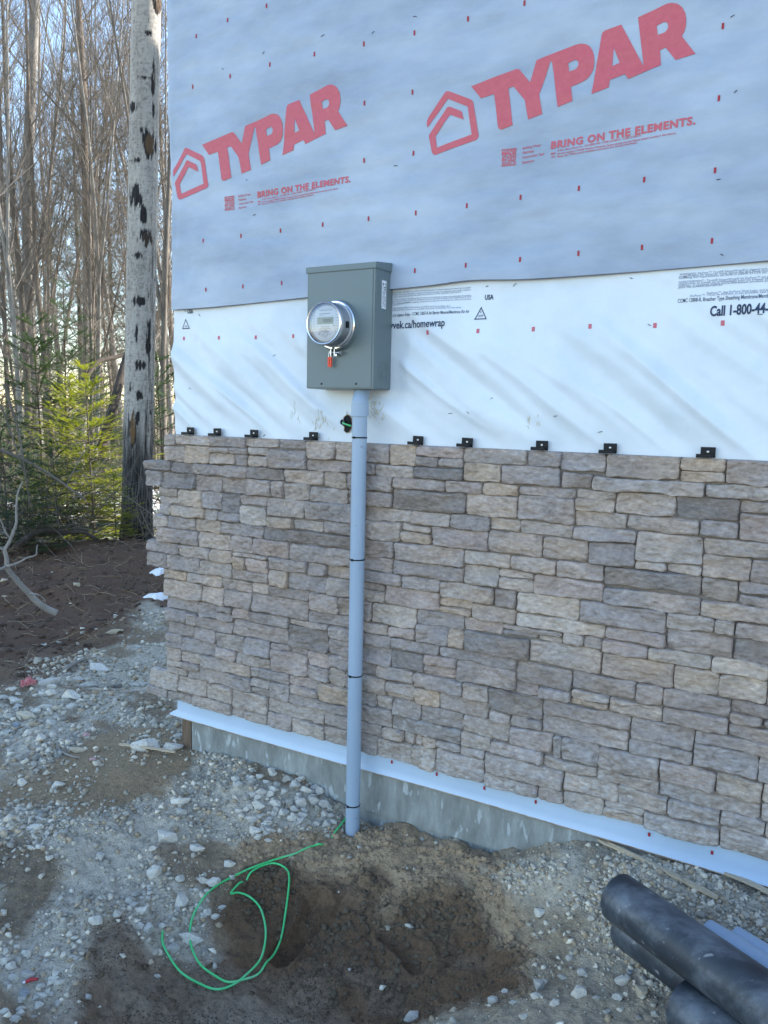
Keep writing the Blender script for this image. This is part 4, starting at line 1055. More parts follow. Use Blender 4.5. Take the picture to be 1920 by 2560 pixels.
mpart(b, 'lid', M['box'], bevel=.0018)
b = MB(); b.box((bx0+.006, byf-.0022, bz0+.004), (bx1-.012, byf-.0002, bz1-.013))
mpart(b, 'front_panel', M['box'], bevel=.0008)
for px in (804.5, 891):
    q = W(px, 959.5, byf)
    b = MB(); b.lathe([(0, .003), (.003, .0028), (.0042, .001), (.0044, 0)], (q[0], byf-.0022, q[2]), (0, -1, 0), 14); mpart(b, 'screw', M['staple'], smooth=True)
def side(px, py):          # a point on the cabinet's right side
    d = ray(px, py); t = (bx1-CAM[0])/d[0]; return CAM+d*t
kc = side(958, 928.5)
for r_ in (.036, .025, .016):
    b = MB(); b.lathe([(r_-.0012, 0), (r_-.0008, .0006), (r_, .0002), (r_+.0008, .0008), (r_+.0012, 0)], (bx1+.0001, kc[1]+(0, .002, .004)[0 if r_ > .03 else 1 if r_ > .02 else 2], kc[2]), (1, 0, 0), 40); mpart(b, 'knockout', M['box'], smooth=True)
l0, l1 = side(950, 705), side(969, 768)
yc, zc = (l0[1]+l1[1])/2, (l0[2]+l1[2])/2
lw, lh = .027, .0520
b = MB(); b.box((bx1+.0002, yc-lw/2-.003, zc-lh+.0), (bx1+.0008, yc+lw/2+.003, zc+lh))
lab = mpart(b, 'label', M['label'])
b = MB()
rr_ = random.Random(4)
z_ = zc+lh-.010
for i in range(19):
    h_ = .006 if i == 0 else (.004 if i in (2, 3) else .0017)
    y_ = yc-lw/2+.002
    while y_ < yc+lw/2-.002:
        w_ = rr_.uniform(.002, .006)
        if rr_.random() < .78: b.box((bx1+.0009, y_, z_-h_), (bx1+.0011, min(y_+w_, yc+lw/2), z_))
        y_ += w_+.0012
    z_ -= h_+.0026
b.build('print', M['ink'], lab)
# meter
mc = W(838.5, 813.5, byf-.018)
MC = (mc[0], byf, mc[2])
met = empty('meter', (0, 0, 0)); met.parent = mb; met.location = (-bx0, 0, -bz0)
AX = (0, -1, 0)
def met_part(b, name, m, **k):
    o = b.build(name, m, None, **k); o.parent = met; return o
b = MB(); b.lathe([(.098, .0), (.097, .004), (.0935, .012), (.0915, .016), (.088, .0165)], MC, AX, 64); met_part(b, 'collar', M['box'], smooth=True)
b = MB(); b.lathe([(.0855, .010), (.0895, .010), (.0925, .014), (.0935, .020), (.0925, .026), (.0885, .0295), (.0850, .0295), (.0845, .0270), (.0845, .012)], MC, AX, 72, a0=math.radians(-86), a1=math.radians(266), z0=(1, 0, 0))
met_part(b, 'clamp_ring', M['steel'], smooth=True)
b = MB(); b.lathe([(.0840, .005), (.0840, .034), (.0805, .036), (.0800, .042), (.0790, .044), (.0770, .078), (.0745, .0795), (0, .0795)], MC, AX, 64)
met_part(b, 'body', M['meter_body'], smooth=True)
b = MB(); b.lathe([(0, .0800), (.0660, .0800), (.0660, .0820), (.0, .0820)], MC, AX, 64); face = met_part(b, 'dial_plate', M['meter_face'])
fy = byf-.0820
def fbox(b, u0, v0, u1, v1, t=.0006, y=None):
    yy = (fy if y is None else y)-t
    b.box((MC[0]+u0, yy, MC[2]+v0), (MC[0]+u1, yy+t*.6, MC[2]+v1))
b = MB(); fbox(b, -.048, -.030, .043, .049, .001); b.build('centre_plate', M['meter_face'], met).parent = met
b = MB()
b.add([(MC[0]+u, fy-.0022, MC[2]+v) for u, v in ((-.030, -.008), (.040, -.008), (.044, -.018), (.043, -.040), (.026, -.0555), (0, -.060), (-.026, -.055), (-.040, -.044), (-.041, -.020), (-.034, -.014))], [tuple(range(9, -1, -1))])
o = b.build('lower_label', M['face_label'], met)
b = MB(); fbox(b, -.034, .027, .026, .040, .0022); b.build('upper_label', M['face_label'], met)
b = MB(); fbox(b, -.036, .001, .032, .021, .0021); b.box((MC[0]-.0385, fy-.0012, MC[2]-.0015), (MC[0]+.0345, fy-.0006, MC[2]+.0235)); b.build('display', [M['lcd'], M['ink']], met)
def flattext(s, x, z, wd, cap, m, parent, y, name='lettering', bold=0.0):
    bm = bmesh.new(); textpolys(bm, s, x, z, x+wd, z, cap, bold)
    me = bpy.data.meshes.new(name); 
    for v in bm.verts: v.co.y = y
    bm.to_mesh(me); bm.free()
    return link(name, me, m, parent)
flattext('00000', MC[0]-.012, MC[2]+.0045, .038, .0125, M['ink'], met, fy-.0025, 'digits')
yt = fy-.0025
flattext('FOCUS AXR', MC[0]-.020, MC[2]-.0135, .036, .0030, M['ink'], met, yt, bold=.02)
for i, (s, u, wd) in enumerate((('Type 3S kWh 200 CL 240V', -.028, .052), ('3W 60Hz TA 30 Kh 7.2', -.028, .040), ('0123958246', -.026, .042), ('Made  4420751', -.032, .046), ('AE-1434   FM 2S', -.034, .058), ('wh / div 1.0', -.022, .034), ('Canada', -.012, .020))):
    flattext(s, MC[0]+u, MC[2]-.0195-.0052*i, wd, .0026 if i != 2 else .0034, M['ink'], met, yt, bold=.015)
flattext('Hydro METERING', MC[0]-.030, MC[2]+.0355, .050, .0030, M['ink'], met, yt, bold=.02)
flattext('MULTI 240V', MC[0]-.030, MC[2]+.0300, .022, .0024, M['ink'], met, yt)
b = MB()
for u in np.linspace(-.030, .030, 8): fbox(b, u, .0505, u+.0007, .0600-abs(u)*.12, .0004)
for v in np.linspace(-.03, .03, 7): fbox(b, -.062+abs(v)*.12, v, -.0495, v+.0007, .0004); fbox(b, .0445, v, .061-abs(v)*.12, v+.0007, .0004)
fbox(b, -.031, .0488, .029, .0498, .0014)
b.build('grid_marks', M['ink'], met)
b = MB(); b.lathe([(0, .006), (.003, .006), (.0045, .004), (.0045, 0)], (MC[0]+.035, fy-.001, MC[2]-.006), AX, 16); b.build('button', M['zinc'], met, smooth=True)
b = MB()                   # clear polycarbonate cover
b.lathe([(.0815, .037), (.0822, .070), (.0815, .092), (.0775, .0985), (.070, .1005), (0, .1015)], MC, AX, 64)
gm = bpy.data.materials.new('clear_cover'); gm.use_nodes = True
t_ = gm.node_tree; t_.nodes.clear()
om = t_.nodes.new('ShaderNodeOutputMaterial'); tr = t_.nodes.new('ShaderNodeBsdfTransparent'); gl = t_.nodes.new('ShaderNodeBsdfGlossy'); mx = t_.nodes.new('ShaderNodeMixShader'); fr = t_.nodes.new('ShaderNodeFresnel')
fr.inputs[0].default_value = 1.5; gl.inputs['Roughness'].default_value = .04; tr.inputs[0].default_value = (.93, .95, .98, 1)
t_.links.new(fr.outputs[0], mx.inputs[0]); t_.links.new(tr.outputs[0], mx.inputs[1]); t_.links.new(gl.outputs[0], mx.inputs[2]); t_.links.new(mx.outputs[0], om.inputs[0])
met_part(b, 'cover', gm, smooth=True)
b = MB(); b.lathe([(.0735, .0990), (.0770, .1000), (.0790, .0985), (.0800, .0965)], MC, AX, 64); met_part(b, 'cover_rim', M['steel'], smooth=True)
b = MB(); b.box((MC[0]+.0805*math.cos(.02)-.001, MC[1]-.066, MC[2]-.016), (MC[0]+.0835, MC[1]-.050, MC[2]+.008)); met_part(b, 'optical_port', M['black_plastic'])
# clamp bolt and seal
rb = MC[2]-.093
b = MB()
for u in (-.012, .004): b.box((MC[0]+u-.0018, MC[1]-.030, rb-.024), (MC[0]+u+.0018, MC[1]-.010, rb+.004))
b.tube([(MC[0]-.024, MC[1]-.020, rb-.010), (MC[0]+.026, MC[1]-.020, rb-.010)], .0032, 10)
b.tube([(MC[0]+.024, MC[1]-.020, rb-.010), (MC[0]+.032, MC[1]-.020, rb-.010)], .0075, 8)
b.box((MC[0]-.019, MC[1]-.026, rb-.015), (MC[0]-.0145, MC[1]-.013, rb-.004)); b.box((MC[0]+.006, MC[1]-.026, rb-.024), (MC[0]+.0125, MC[1]-.014, rb-.015))
met_part(b, 'clamp_bolt', M['zinc'], bevel=.0006)
sx_ = MC[0]-.022
sl_ = empty('seal_tag', (sx_, MC[1]-.020, rb-.056), 'orange plastic padlock seal hanging from the meter clamp', 'seal')
b = MB()
prof = [(-.0088, .0), (-.0088, .030), (.0088, .030), (.0088, .0), (.0080, -.0055), (.0045, -.0085), (0, -.0095), (-.0045, -.0085), (-.0080, -.0055)]
n = len(prof)
b.add([(u, -.0035, v) for u, v in prof]+[(u, .0035, v) for u, v in prof], [tuple(range(n)), tuple(range(2*n-1, n-1, -1))]+[(i, (i+1) % n, n+(i+1) % n, n+i) for i in range(n)])
b.build('tag_body', M['seal'], sl_, bevel=.0012)
b = MB(); b.box((-.0008, -.0042, -.004), (.0010, -.0036, .024)); b.build('groove_shade', M['seal_shade'], sl_)  # darker strip on the tag face paints the shade of a groove
b = MB(); b.tube([(-.006, 0, .030), (-.006, 0, .046), (-.003, 0, .050), (.003, 0, .050), (.006, 0, .046), (.006, 0, .030)], .0009, 6); b.build('shackle', M['zinc'], sl_)

# ------------------------------------------------------------------ conduit
ct, cbm = W(898.7, 1094, -.094), W(880.5, 2110, -.094)
zt_ = W(898.7, 1041, -.094)[2]
R0 = .0293
def cpt(z):
    t = (z-ct[2])/(cbm[2]-ct[2]); return (ct[0]+(cbm[0]-ct[0])*t, -.094, z)
cnd = empty('conduit', cpt(-.05), 'pale grey plastic conduit running from the meter cabinet down into the dirt', 'conduit')
def cpart(b, name, m, par=cnd, **k):
    o = b.build(name, m, None, **k); o.parent = par; o.location = tuple(-a for a in cnd.location) if par is cnd else (0, 0, 0); return o
zs_ = np.linspace(zt_, -.35, 60)
b = MB(); b.tube([cpt(z) for z in zs_], R0, 40, cap=False); pipe = cpart(b, 'pipe', M['pvc'], smooth=True)
top = W(908, 975, -.060)
b = MB()
zc0 = zt_
c0 = cpt(zc0); c1 = cpt(W(900, 1005, -.094)[2])
b.tube([cpt(zc0-.001), cpt(zc0), cpt(c1[2]), cpt(c1[2]+.001)], [R0+.0008, R0+.0045, R0+.0045, R0+.002], 40, cap=False)
e0 = np.array(c1)+(0, 0, .0); e1 = np.array([top[0]+.001, -.068, bz0-.002])
for_pts = [e0-(0, 0, .004), e0+(0, 0, .004), e0*.80+e1*.20+(0, 0, .001), e0*.5+e1*.5, e0*.18+e1*.82-(0, 0, .002), e1-(0, 0, .004), e1]
b.tube(for_pts, [R0+.003]*2+[R0+.0015]*3+[R0+.001]*2, 40, cap=False)
cpart(b, 'offset_fitting', M['pvc'], smooth=True)
for py in (1094, 1401, 1694, 2022):
    z_ = W(890, py, -.12)[2]; c_ = cpt(z_)
    b = MB()
    b.lathe([(R0-.0005, -.0028), (R0+.0014, -.0024), (R0+.0014, .0024), (R0-.0005, .0028)], c_, (0, 0, 1), 40)
    ang = -1.75
    hx, hy = c_[0]+math.cos(ang)*(R0+.002), c_[1]+math.sin(ang)*(R0+.002)
    b.box((hx-.004, hy-.003, z_-.0042), (hx+.004, hy+.002, z_+.0042))
    cpart(b, 'cable_tie', M['black_plastic'], smooth=False)
# black patch painting the shade of a cut in the membrane, with a cable stub
q = W(868, 1059, -.012)
b = MB(); V = []; rng2 = random.Random(8)
prof = [(-.020, .008), (-.012, .026), (.000, .034), (.012, .032), (.022, .020), (.026, 0), (.022, -.018), (.012, -.032), (.000, -.036), (-.012, -.028), (-.010, -.012), (-.022, -.004)]
yq = -float(fronty_lower(np.array([q[0]]), np.array([q[2]]))[0])-.004
b.add([(q[0]+u, yq, q[2]+v) for u, v in prof]+[(q[0], yq-.0005, q[2])], [(i, (i+1) % 12, 12) for i in range(12)])
hole_shade = b.build('opening_shade', M['dark'], lower)
b = MB(); b.tube([(q[0]+u*1.04, yq-.001, q[2]+v*1.04) for u, v in prof+prof[:1]], .0016, 6, cap=False); b.build('torn_edge', M['jute'], hole_shade)
b = MB(); b.tube([(q[0]+.002, yq-.0005, q[2]+.034), (q[0]-.001, yq-.0008, q[2]+.044), (q[0]+.001, yq-.0005, q[2]+.052)], [.0018, .0012, .0004], 6); b.build('cut_slit', M['jute'], hole_shade)
stub = empty('cable_sleeve', (q[0]-.012, yq, q[2]+.004), 'short black cable sleeve with a green wire poking through the membrane cut', 'cable sleeve')
b = MB(); b.lathe([(.0085, -.01), (.0120, -.006), (.0120, .012), (.0100, .0135), (.0092, .012), (.0092, -.005)], (0, 0, 0), (-.25, -1, .15), 24); b.build('sleeve', M['black_plastic'], stub, smooth=True)
b = MB(); b.lathe([(.0092, .0125), (.0112, .0138), (.0120, .0125)], (0, 0, 0), (-.25, -1, .15), 24); b.build('rim', M['pvc'], stub, smooth=True)
b = MB(); b.tube(catmull([(-.001, -.004, .0), (.004, -.016, -.001), (.020, -.022, -.006), (.045, -.020, -.012)], 6), .0036, 10); b.build('wire', M['green'], stub, smooth=True)

# ------------------------------------------------------------------ ground wire coil
def gline(pts, z=7, lift=.006):
    out = []
    for i, (x, y) in enumerate(pts):
        px, py = Z(z, x, y); g = hit(px, py); out.append((g[0], g[1], g[2]+lift))
    return out
wl = empty('ground_wire', (0, 0, 0))
A1 = gline([(1500, 238), (1470, 262), (1442, 290)], lift=.008)
A2 = gline([(1385, 338), (1360, 346), (1280, 378), (1180, 413), (1080, 445), (1000, 483), (930, 523), (870, 585), (832, 660), (820, 740), (835, 815), (870, 870), (930, 918), (985, 936), (1050, 932), (1120, 900), (1180, 845), (1215, 760), (1232, 650), (1246, 540), (1248, 470), (1225, 436), (1180, 424), (1130, 434), (1082, 462)], lift=.010)
A3 = gline([(1040, 503), (1010, 535), (998, 560), (1030, 549), (1080, 568), (1125, 625), (1147, 700), (1143, 780), (1120, 850), (1060, 920), (1000, 955), (930, 968), (850, 950), (780, 900), (730, 830), (703, 765), (703, 716)], lift=.010)
def smoothz(P_, k=3):
    P_ = [list(p) for p in P_]
    for _ in range(k):
        zz = [p[2] for p in P_]
        for i in range(1, len(P_)-1): P_[i][2] = max(zz[i], .25*zz[i-1]+.5*zz[i]+.25*zz[i+1])
    return P_
bpy.data.objects.remove(wl)
b = MB()
a1 = [(cpt(0)[0]-.02, -.07, A1[0][2]+.05)]+A1
mid = (np.array(A1[-1])+np.array(A2[0]))/2
mid[2] -= .03
join = (np.array(A2[-1])+np.array(A3[0]))/2; join[2] -= .02
allp = smoothz(a1)+[tuple(mid)]+smoothz(A2)+[tuple(join)]+smoothz(A3)
C_ = [list(q_) for q_ in catmull(allp, 7)]
na1 = (len(a1)+0)*7; nb1 = na1+7+(len(A2)+1)*7
for i_, q_ in enumerate(C_):
    if (i_ < na1-12) or na1+10 < i_ < nb1-14 or i_ > nb1+10: q_[2] = max(q_[2], hz(q_[0], q_[1])+.004)
zc_ = np.array([q_[2] for q_ in C_])
for _ in range(4): zc_[1:-1] = np.maximum(zc_[1:-1]-.0008, .25*zc_[:-2]+.5*zc_[1:-1]+.25*zc_[2:])
for q_, z_ in zip(C_, zc_): q_[2] = z_
b.tube(C_, .0038, 10)
o = b.build('ground_wire', M['green'], smooth=True)
tag(o, 'bright green insulated wire looped in two coils on the trench floor', 'wire')

# ------------------------------------------------------------------ big pipes at the right
def pipe_obj(name, p0, p1, r, m, label, cat, group=None, bell=None, wall=.006, ext=.9):
    p0, p1 = np.array(p0), np.array(p1)
    d_ = (p1-p0)/np.linalg.norm(p1-p0)
    p2 = p1+d_*ext
    e = empty(name, tuple(p0), label, cat, group)
    b = MB()
    L_ = np.linalg.norm(p2-p0)
    prof = [(r-wall, .35), (r-wall, .002), (r-wall*.5, 0), (r, .002), (r, L_), (0, L_)]
    if bell: prof = [(r-wall+bell, .0)]+[(r+bell, 0), (r+bell, .09), (r+bell*.6, .105), (r, .12), (r, L_), (0, L_)]
    b.lathe(prof, (0, 0, 0), tuple(d_), 48)
    b.build('barrel', m, e, smooth=True)
    b = MB(); b.lathe([(0, 0), (r-wall+.0005, 0)], tuple(d_*.34), tuple(d_), 32); b.build('bore_shade', M['dark'], e)  # black disc paints the shade deep inside the pipe
    return e
def pz(px, py, z): 
    d = ray(px, py); return CAM+d*((z-CAM[2])/d[2])
P1 = pipe_obj('drain_pipe', pz(1546, 2243, .235), pz(1935, 2524, .255), .074, M['abs'], 'topmost scuffed black drain pipe lying across the other pipes', 'pipe', 'black drain pipes by the wall')
P2 = pipe_obj('drain_pipe', pz(1566, 2312, .13), pz(1935, 2588, .13), .070, M['abs'], 'black drain pipe wedged underneath the topmost scuffed pipe', 'pipe', 'black drain pipes by the wall')
P3 = pipe_obj('drain_pipe', pz(1708, 2508, .10), pz(1935, 2690, .10), .072, M['abs'], 'nearest black drain pipe with its end facing the trench', 'pipe', 'black drain pipes by the wall')
P4 = pipe_obj('spare_conduit', pz(1768, 2332, .235), pz(1935, 2432, .235), .034, M['pvc'], 'pale blue grey conduit length directly behind the topmost black pipe', 'conduit', 'spare conduit lengths', bell=.004)
P5 = pipe_obj('spare_conduit', pz(1838, 2345, .215), pz(1940, 2408, .215), .030, M['pvc'], 'rear pale blue grey conduit length, second behind the black pipes', 'conduit', 'spare conduit lengths', bell=.004)
# ------------------------------------------------------------------ laths, slabs, rags, sticks
def lath(a, b_, wd, th, label, z0=.0, z1=.0, zone_=8):
    g0 = hit(*Z(zone_, *a)); g1 = hit(*Z(zone_, *b_))
    g0[2] += .022+z0; g1[2] += .022+z1
    b = MB(); n = 14
    d_ = g1-g0; L_ = np.linalg.norm(d_); d_ /= L_; s_ = np.cross(d_, (0, 0, 1)); s_ /= np.linalg.norm(s_); u_ = np.cross(s_, d_)
    V = []
    for i in range(n+1):
        t = i/n; c_ = g0+d_*L_*t+u_*.004*math.sin(t*3.1)
        ww = wd*(.55 if i in (0, n) else 1)*(1+.08*math.sin(i*2.3))
        for su, sv in ((-1, -1), (1, -1), (1, 1), (-1, 1)): V.append(c_+s_*su*ww/2+u_*sv*th/2)
    F = [(0, 1, 2, 3), (4*n+3, 4*n+2, 4*n+1, 4*n)]
    for i in range(n):
        for k in range(4): F.append((i*4+k, (i+1)*4+k, (i+1)*4+(k+1) % 4, i*4+(k+1) % 4))
    b.add(V, F)
    o = b.build('wood_lath', M['lath'])
    return tag(o, label, 'lath', 'pale wooden laths on the ground')
lath((925, 332), (1440, 588), .022, .008, 'long pale splintered lath lying below the white flashing behind the black pipes')
lath((965, 350), (1290, 520), .008, .005, 'thin splinter lying alongside the long pale lath', .004, .004)
lath((1470, 478), (1700, 585), .022, .006, 'short pale lath against the flashing at the right edge of the photo')
lath((515, 1021), (757, 1056), .017, .007, 'pale straight lath on the tan path left of the foundation corner', zone_=5)
o = rock(*Z(5, 418, 672), 62, 30, 'w', None, 'concrete_slab', None, k=3); o.scale = (o.scale[0]*1.0, o.scale[0]*.8, .030)
tag(o, 'flat pale broken concrete slab lying on the gravel bank', 'slab')
for x, y, wd, hg, lb in ((630, 1008, 130, 40, 'crusty white spilled mortar lump by the foundation corner, left piece'), (735, 1018, 100, 38, 'crusty white spilled mortar lump by the foundation corner, right piece')):
    px, py = Z(5, x, y); o = rock(px, py, wd*.5787, hg*.5787, 'w', None, 'mortar_lump', None); tag(o, lb, 'mortar lump')
def cloth(px, py, wpx, hpx, m, label, name='rag', seed=0):
    g = hit(px, py); dd = float(np.dot(g-CAM, _f)); sx = wpx*dd/FOC; sz = hpx*dd/FOC
    n = 26; u, v = np.meshgrid(np.linspace(-.5, .5, n), np.linspace(-.5, .5, n))
    rr = 1+.35*fbm(u*3+seed, v*3, 0, 3, seed)
    X = u*sx*rr; Y = v*sx*.7*rr; Zz = .012+sz*(.40*np.exp(-((u*2.2)**2+(v*2.2)**2))+.30*np.abs(fbm(u*4+seed, v*4, 0, 3, seed+1)))
    me = npmesh(name, np.stack([X.ravel(), Y.ravel(), Zz.ravel()], 1), gridfaces(n, n))
    o = link(name, me, m, smooth=True); o.location = tuple(g); o.rotation_euler = (0, 0, YAW+.5)
    md = o.modifiers.new('thick', 'SOLIDIFY'); md.thickness = .002
    return tag(o, label, 'rag')
cloth(*Z(5, 128, 758), 34, 34, M['rag'], 'crumpled red cloth rag lying at the edge of the gravel', seed=2)
cloth(*Z(5, 372, 975), 16, 12, M['rag_pink'], 'faded pink cloth scrap beside the rock on the tan path', seed=5)
cloth(*Z(5, 400, 1080), 14, 8, M['rag_pink'], 'small dusty pink scrap further down the tan path', seed=9)
g = hit(*Z(7, 138, 938))
e = empty('spray_cap', (g[0], g[1], g[2]+.01), 'small red plastic tube with a silver end among the stones at bottom left', 'tube')
b = MB(); b.tube([(.018, .01, .012), (0, 0, .010), (-.012, -.012, .004)], [.004, .006, .006], 14); b.build('tube', M['tube_red'], e, smooth=True)
b = MB(); b.tube([(-.012, -.012, .004), (-.018, -.018, .002)], [.0048, .0048], 14); b.build('metal_end', M['zinc'], e, smooth=True)
def stick(pts, r, m, label, cat='stick', z=5, name='stick', lift=.01):
    P_ = gline(pts, z, lift); b = MB(); n = len(P_)
    C_ = catmull(P_, 5); b.tube(C_, np.linspace(r, r*.5, len(C_)), 8)
    return tag(b.build(name, m, smooth=True), label, cat)
stick([(247, 1022), (262, 1040), (300, 1060), (345, 1070)], .006, M['deadwood'], 'short crooked pale twig below the tan rock on the path')
stick([(280, 692), (320, 668), (368, 645)], .016, M['deadwood'], 'weathered branch stub at the left end of the concrete slab', name='branch_stub', lift=.02)
stick([(445, 175), (430, 205), (418, 225)], .003, M['deadwood'], 'tiny split splinter on the tan dirt under the white rock', z=7)

# ------------------------------------------------------------------ bleached branch on the soil heap
def bpts(pts, dist0, dists=None, lift=.02):
    out = []
    for i, (x, y) in enumerate(pts):
        px, py = x*.27125, 1100+y*.27125
        g = hit(px, py)
        dd = math.hypot(g[0]-CAM[0], g[1]-CAM[1])
        if dd > dist0: g = atdist(px, py, dist0)
        out.append((g[0], g[1], max(g[2]+lift, hz(g[0], g[1])+lift)))
    return out
br = empty('dead_branch', tuple(hit(141, 1539)), 'bleached bare forked branch resting on the dark soil heap', 'branch')
def brpart(name, P_, r0, r1):
    b = MB(); C_ = catmull(P_, 6); b.tube(C_, np.linspace(r0, r1, len(C_))*.72, 10)
    o = b.build(name, M['deadwood'], None, smooth=True); o.parent = br; o.location = tuple(-a for a in br.location); return o
base = bpts([(522, 1620), (430, 1580), (340, 1515), (270, 1440), (200, 1370), (130, 1290), (85, 1235), (65, 1190), (62, 1120), (42, 1040)], 6.0)
brpart('stem', base, .034, .018)
tip = base[-1]; dtip = math.hypot(tip[0]-CAM[0], tip[1]-CAM[1])
def vpts(pts, dist): return [tuple(atdist(x*.27125, 1100+y*.27125, dist)) for x, y in pts]
brpart('fork', [tip]+vpts([(90, 930), (125, 840), (150, 760), (150, 640), (160, 510), (185, 430), (212, 378)], dtip), .017, .005)
brpart('side_twig', [tip]+vpts([(0, 995), (-60, 960)], dtip), .015, .010)
brpart('side_twig', [base[7]]+vpts([(20, 1185), (-40, 1190)], dtip-.05), .018, .012)
brpart('side_twig', [base[7]]+vpts([(100, 1155), (180, 1125), (250, 1085), (330, 1060), (338, 1010), (345, 965)], dtip-.1), .014, .004)
brpart('side_twig', vpts([(90, 900), (50, 850), (20, 770), (-10, 700)], dtip), .009, .004)
brpart('side_twig', [base[3]]+vpts([(330, 1420), (380, 1440), (420, 1480)], 5.75), .008, .003)

# ------------------------------------------------------------------ snow
def snow(px, dist, w_, h_, seed, py=None):
    if py: g = hit(px, py)
    else:
        a_ = ray(px, 1050); a_ = a_/math.hypot(a_[0], a_[1]); g = (CAM[0]+a_[0]*dist, CAM[1]+a_[1]*dist)
    a = np.linspace(0, 2*math.pi, 48, endpoint=False); r = np.linspace(0, 1, 9)
    A_, R_2 = np.meshgrid(a, r)
    rad = R_2*(1+.45*fbm(np.cos(A_)*1.8+seed, np.sin(A_)*1.8, 0, 4, seed))
    ca, sa = math.cos(YAW+.35), math.sin(YAW+.35)
    u = np.cos(A_)*rad*w_; v = np.sin(A_)*rad*h_
    x = g[0]+u*ca-v*sa; y = g[1]+u*sa+v*ca
    z = tgrid(x.ravel(), y.ravel())+(min(.05, w_*.5)*(1-R_2.ravel()**2.5)-.008)+min(.008, w_*.05)*fbm(x.ravel()*4, y.ravel()*4, 0, 3, 3)
    nn = len(a); F = []
    for i in range(len(r)-1):
        for k in range(nn): F.append((i*nn+k, i*nn+(k+1) % nn, (i+1)*nn+(k+1) % nn, (i+1)*nn+k))
    return np.stack([x.ravel(), y.ravel(), z], 1), F
Vs, Fs = [], []; nb_ = 0
SN = [(300, 11.2, .75, 1.0), (262, 10.6, .5, .5), (200, 10.9, .6, .5), (290, 9.9, .42, .55), (215, 9.9, .5, .35), (130, 9.7, .45, .3), (50, 9.6, .5, .3), (315, 11.6, .5, .9), (250, 12.2, .6, .7), (395, 11.5, .5, .9), (170, 12.4, .7, .5), (90, 13, .8, .7), (330, 14.5, 1.1, 1.2), (240, 16, 1.4, 1.4), (120, 17, 1.4, 1.2), (20, 15, 1.0, 1.0), (400, 17, 1.6, 2.2), (-120, 12, 1.0, .8), (-300, 13, 1.5, 1.2)]
for i, (px, dd_, w_, h_) in enumerate(SN):
    V, F = snow(px, dd_, w_, h_, i); Vs.append(V); Fs += [tuple(nb_+j for j in f) for f in F]; nb_ += len(V)
for i, (px, py, w_, h_) in enumerate(((393, 1494, .12, .06), (400, 1430, .07, .05))):
    V, F = snow(px, 0, w_, h_, 50+i, py); Vs.append(V); Fs += [tuple(nb_+j for j in f) for f in F]; nb_ += len(V)
me = npmesh('snow', np.concatenate(Vs), Fs)
tag(link('snow', me, M['snow'], smooth=True), kind='structure')

# ------------------------------------------------------------------ big aspen
g_base = atdist(341, 1392, 9.2); g_top = W(366, 0, g_base[1])
gz = hz(g_base[0], g_base[1])
ax_d = (g_top-g_base); ax_d /= ax_d[2]
def tr_c(z): return g_base+ax_d*(z-g_base[2])
NA, NZ = 150, 760
zz = np.linspace(gz-.15, 12.5, NZ); aa = np.linspace(0, 2*math.pi, NA, endpoint=False)
AA, ZZ = np.meshgrid(aa, zz)
tocam = math.atan2(CAM[1]-g_base[1], CAM[0]-g_base[0])
# screen-right of the trunk as seen from the lane is +u
U_ = np.sin(AA-tocam)           # +1 on the right as seen from the camera
Cf = np.cos(AA-tocam)
rad = .163-.0035*(ZZ-gz)+.05*np.exp(-(ZZ-gz)/.25)+.003*fbm(np.cos(AA)*2, ZZ*1.2, np.sin(AA)*2, 3, 5)
lowk = sstep(1.75, 1.15, ZZ+.25*fbm(np.cos(AA)*4, ZZ*1.5, np.sin(AA)*4, 3, 6))
fur = 1-np.abs(fbm(np.cos(AA)*9+.4*fbm(AA*0+1, ZZ*4, np.sin(AA), 2, 9), ZZ*1.6, np.sin(AA)*9, 2, 7))
rad = rad+lowk*(.016*np.clip(fur-.5, 0, 1)-.006)
side_f = sstep(.30, .55, U_)*sstep(4.2, 2.6, ZZ)
rad = rad-side_f*.010*sstep(.78, .95, fur)
patch = np.zeros_like(AA); brown = np.zeros_like(AA)
def zpx(py): 
    return W(352, py, g_base[1])[2]
PT = [(-.75, 281, .26, 15, 0), (.30, 370, .50, 34, .6), (-.5, 412, .36, 7, 0), (-.45, 497, .62, 30, 0), (.05, 548, .25, 28, 0), (.25, 603, .55, 22, .2), (-.3, 645, .30, 9, 0), (.52, 833, .16, 44, 0), (.50, 870, .22, 18, 0), (-.28, 832, .12, 26, 0),
      (-.1, 757, .5, 14, 0), (0, 915, .35, 14, 0), (-.62, 975, .07, 20, 0), (0, 990, .3, 12, 0), (-.45, 1070, .30, 54, 1.0), (-.1, 1045, .15, 16, 0), (.1, 100, .3, 7, 0), (.75, 20, .35, 26, .5), (-.1, 210, .5, 4, 0), (-.2, 338, .12, 7, 0), (.55, 205, .15, 40, .3), (.6, 285, .1, 20, .2)]
for u0, py, du, dpy, bw in PT:
    z0 = zpx(py); dz = zpx(py-dpy)-z0
    du *= .85; dz *= .85
    e = ((U_-u0)/du)**2+((ZZ-z0)/dz)**2+1.0*fbm(AA*9, ZZ*7+u0*5, 0, 4, 8)
    k = sstep(1.15, .85, e)*(Cf > -.1)
    patch = np.maximum(patch, k)
    if bw: brown = np.maximum(brown, k*bw*sstep(1.0, .55, ((U_-u0-.08)/(du*.8))**2+((ZZ-z0)/dz)**2))
rndp = sstep(.50, .60, vnoise(AA*9, ZZ*11, 0, 20))*sstep(.35, .7, vnoise(AA*24, ZZ*30, 0, 21))*.9
patch = np.maximum(patch, np.clip(rndp, 0, 1)*.5)
lent = sstep(.30, .60, vnoise(AA*9, ZZ*62, 0, 22))*.32
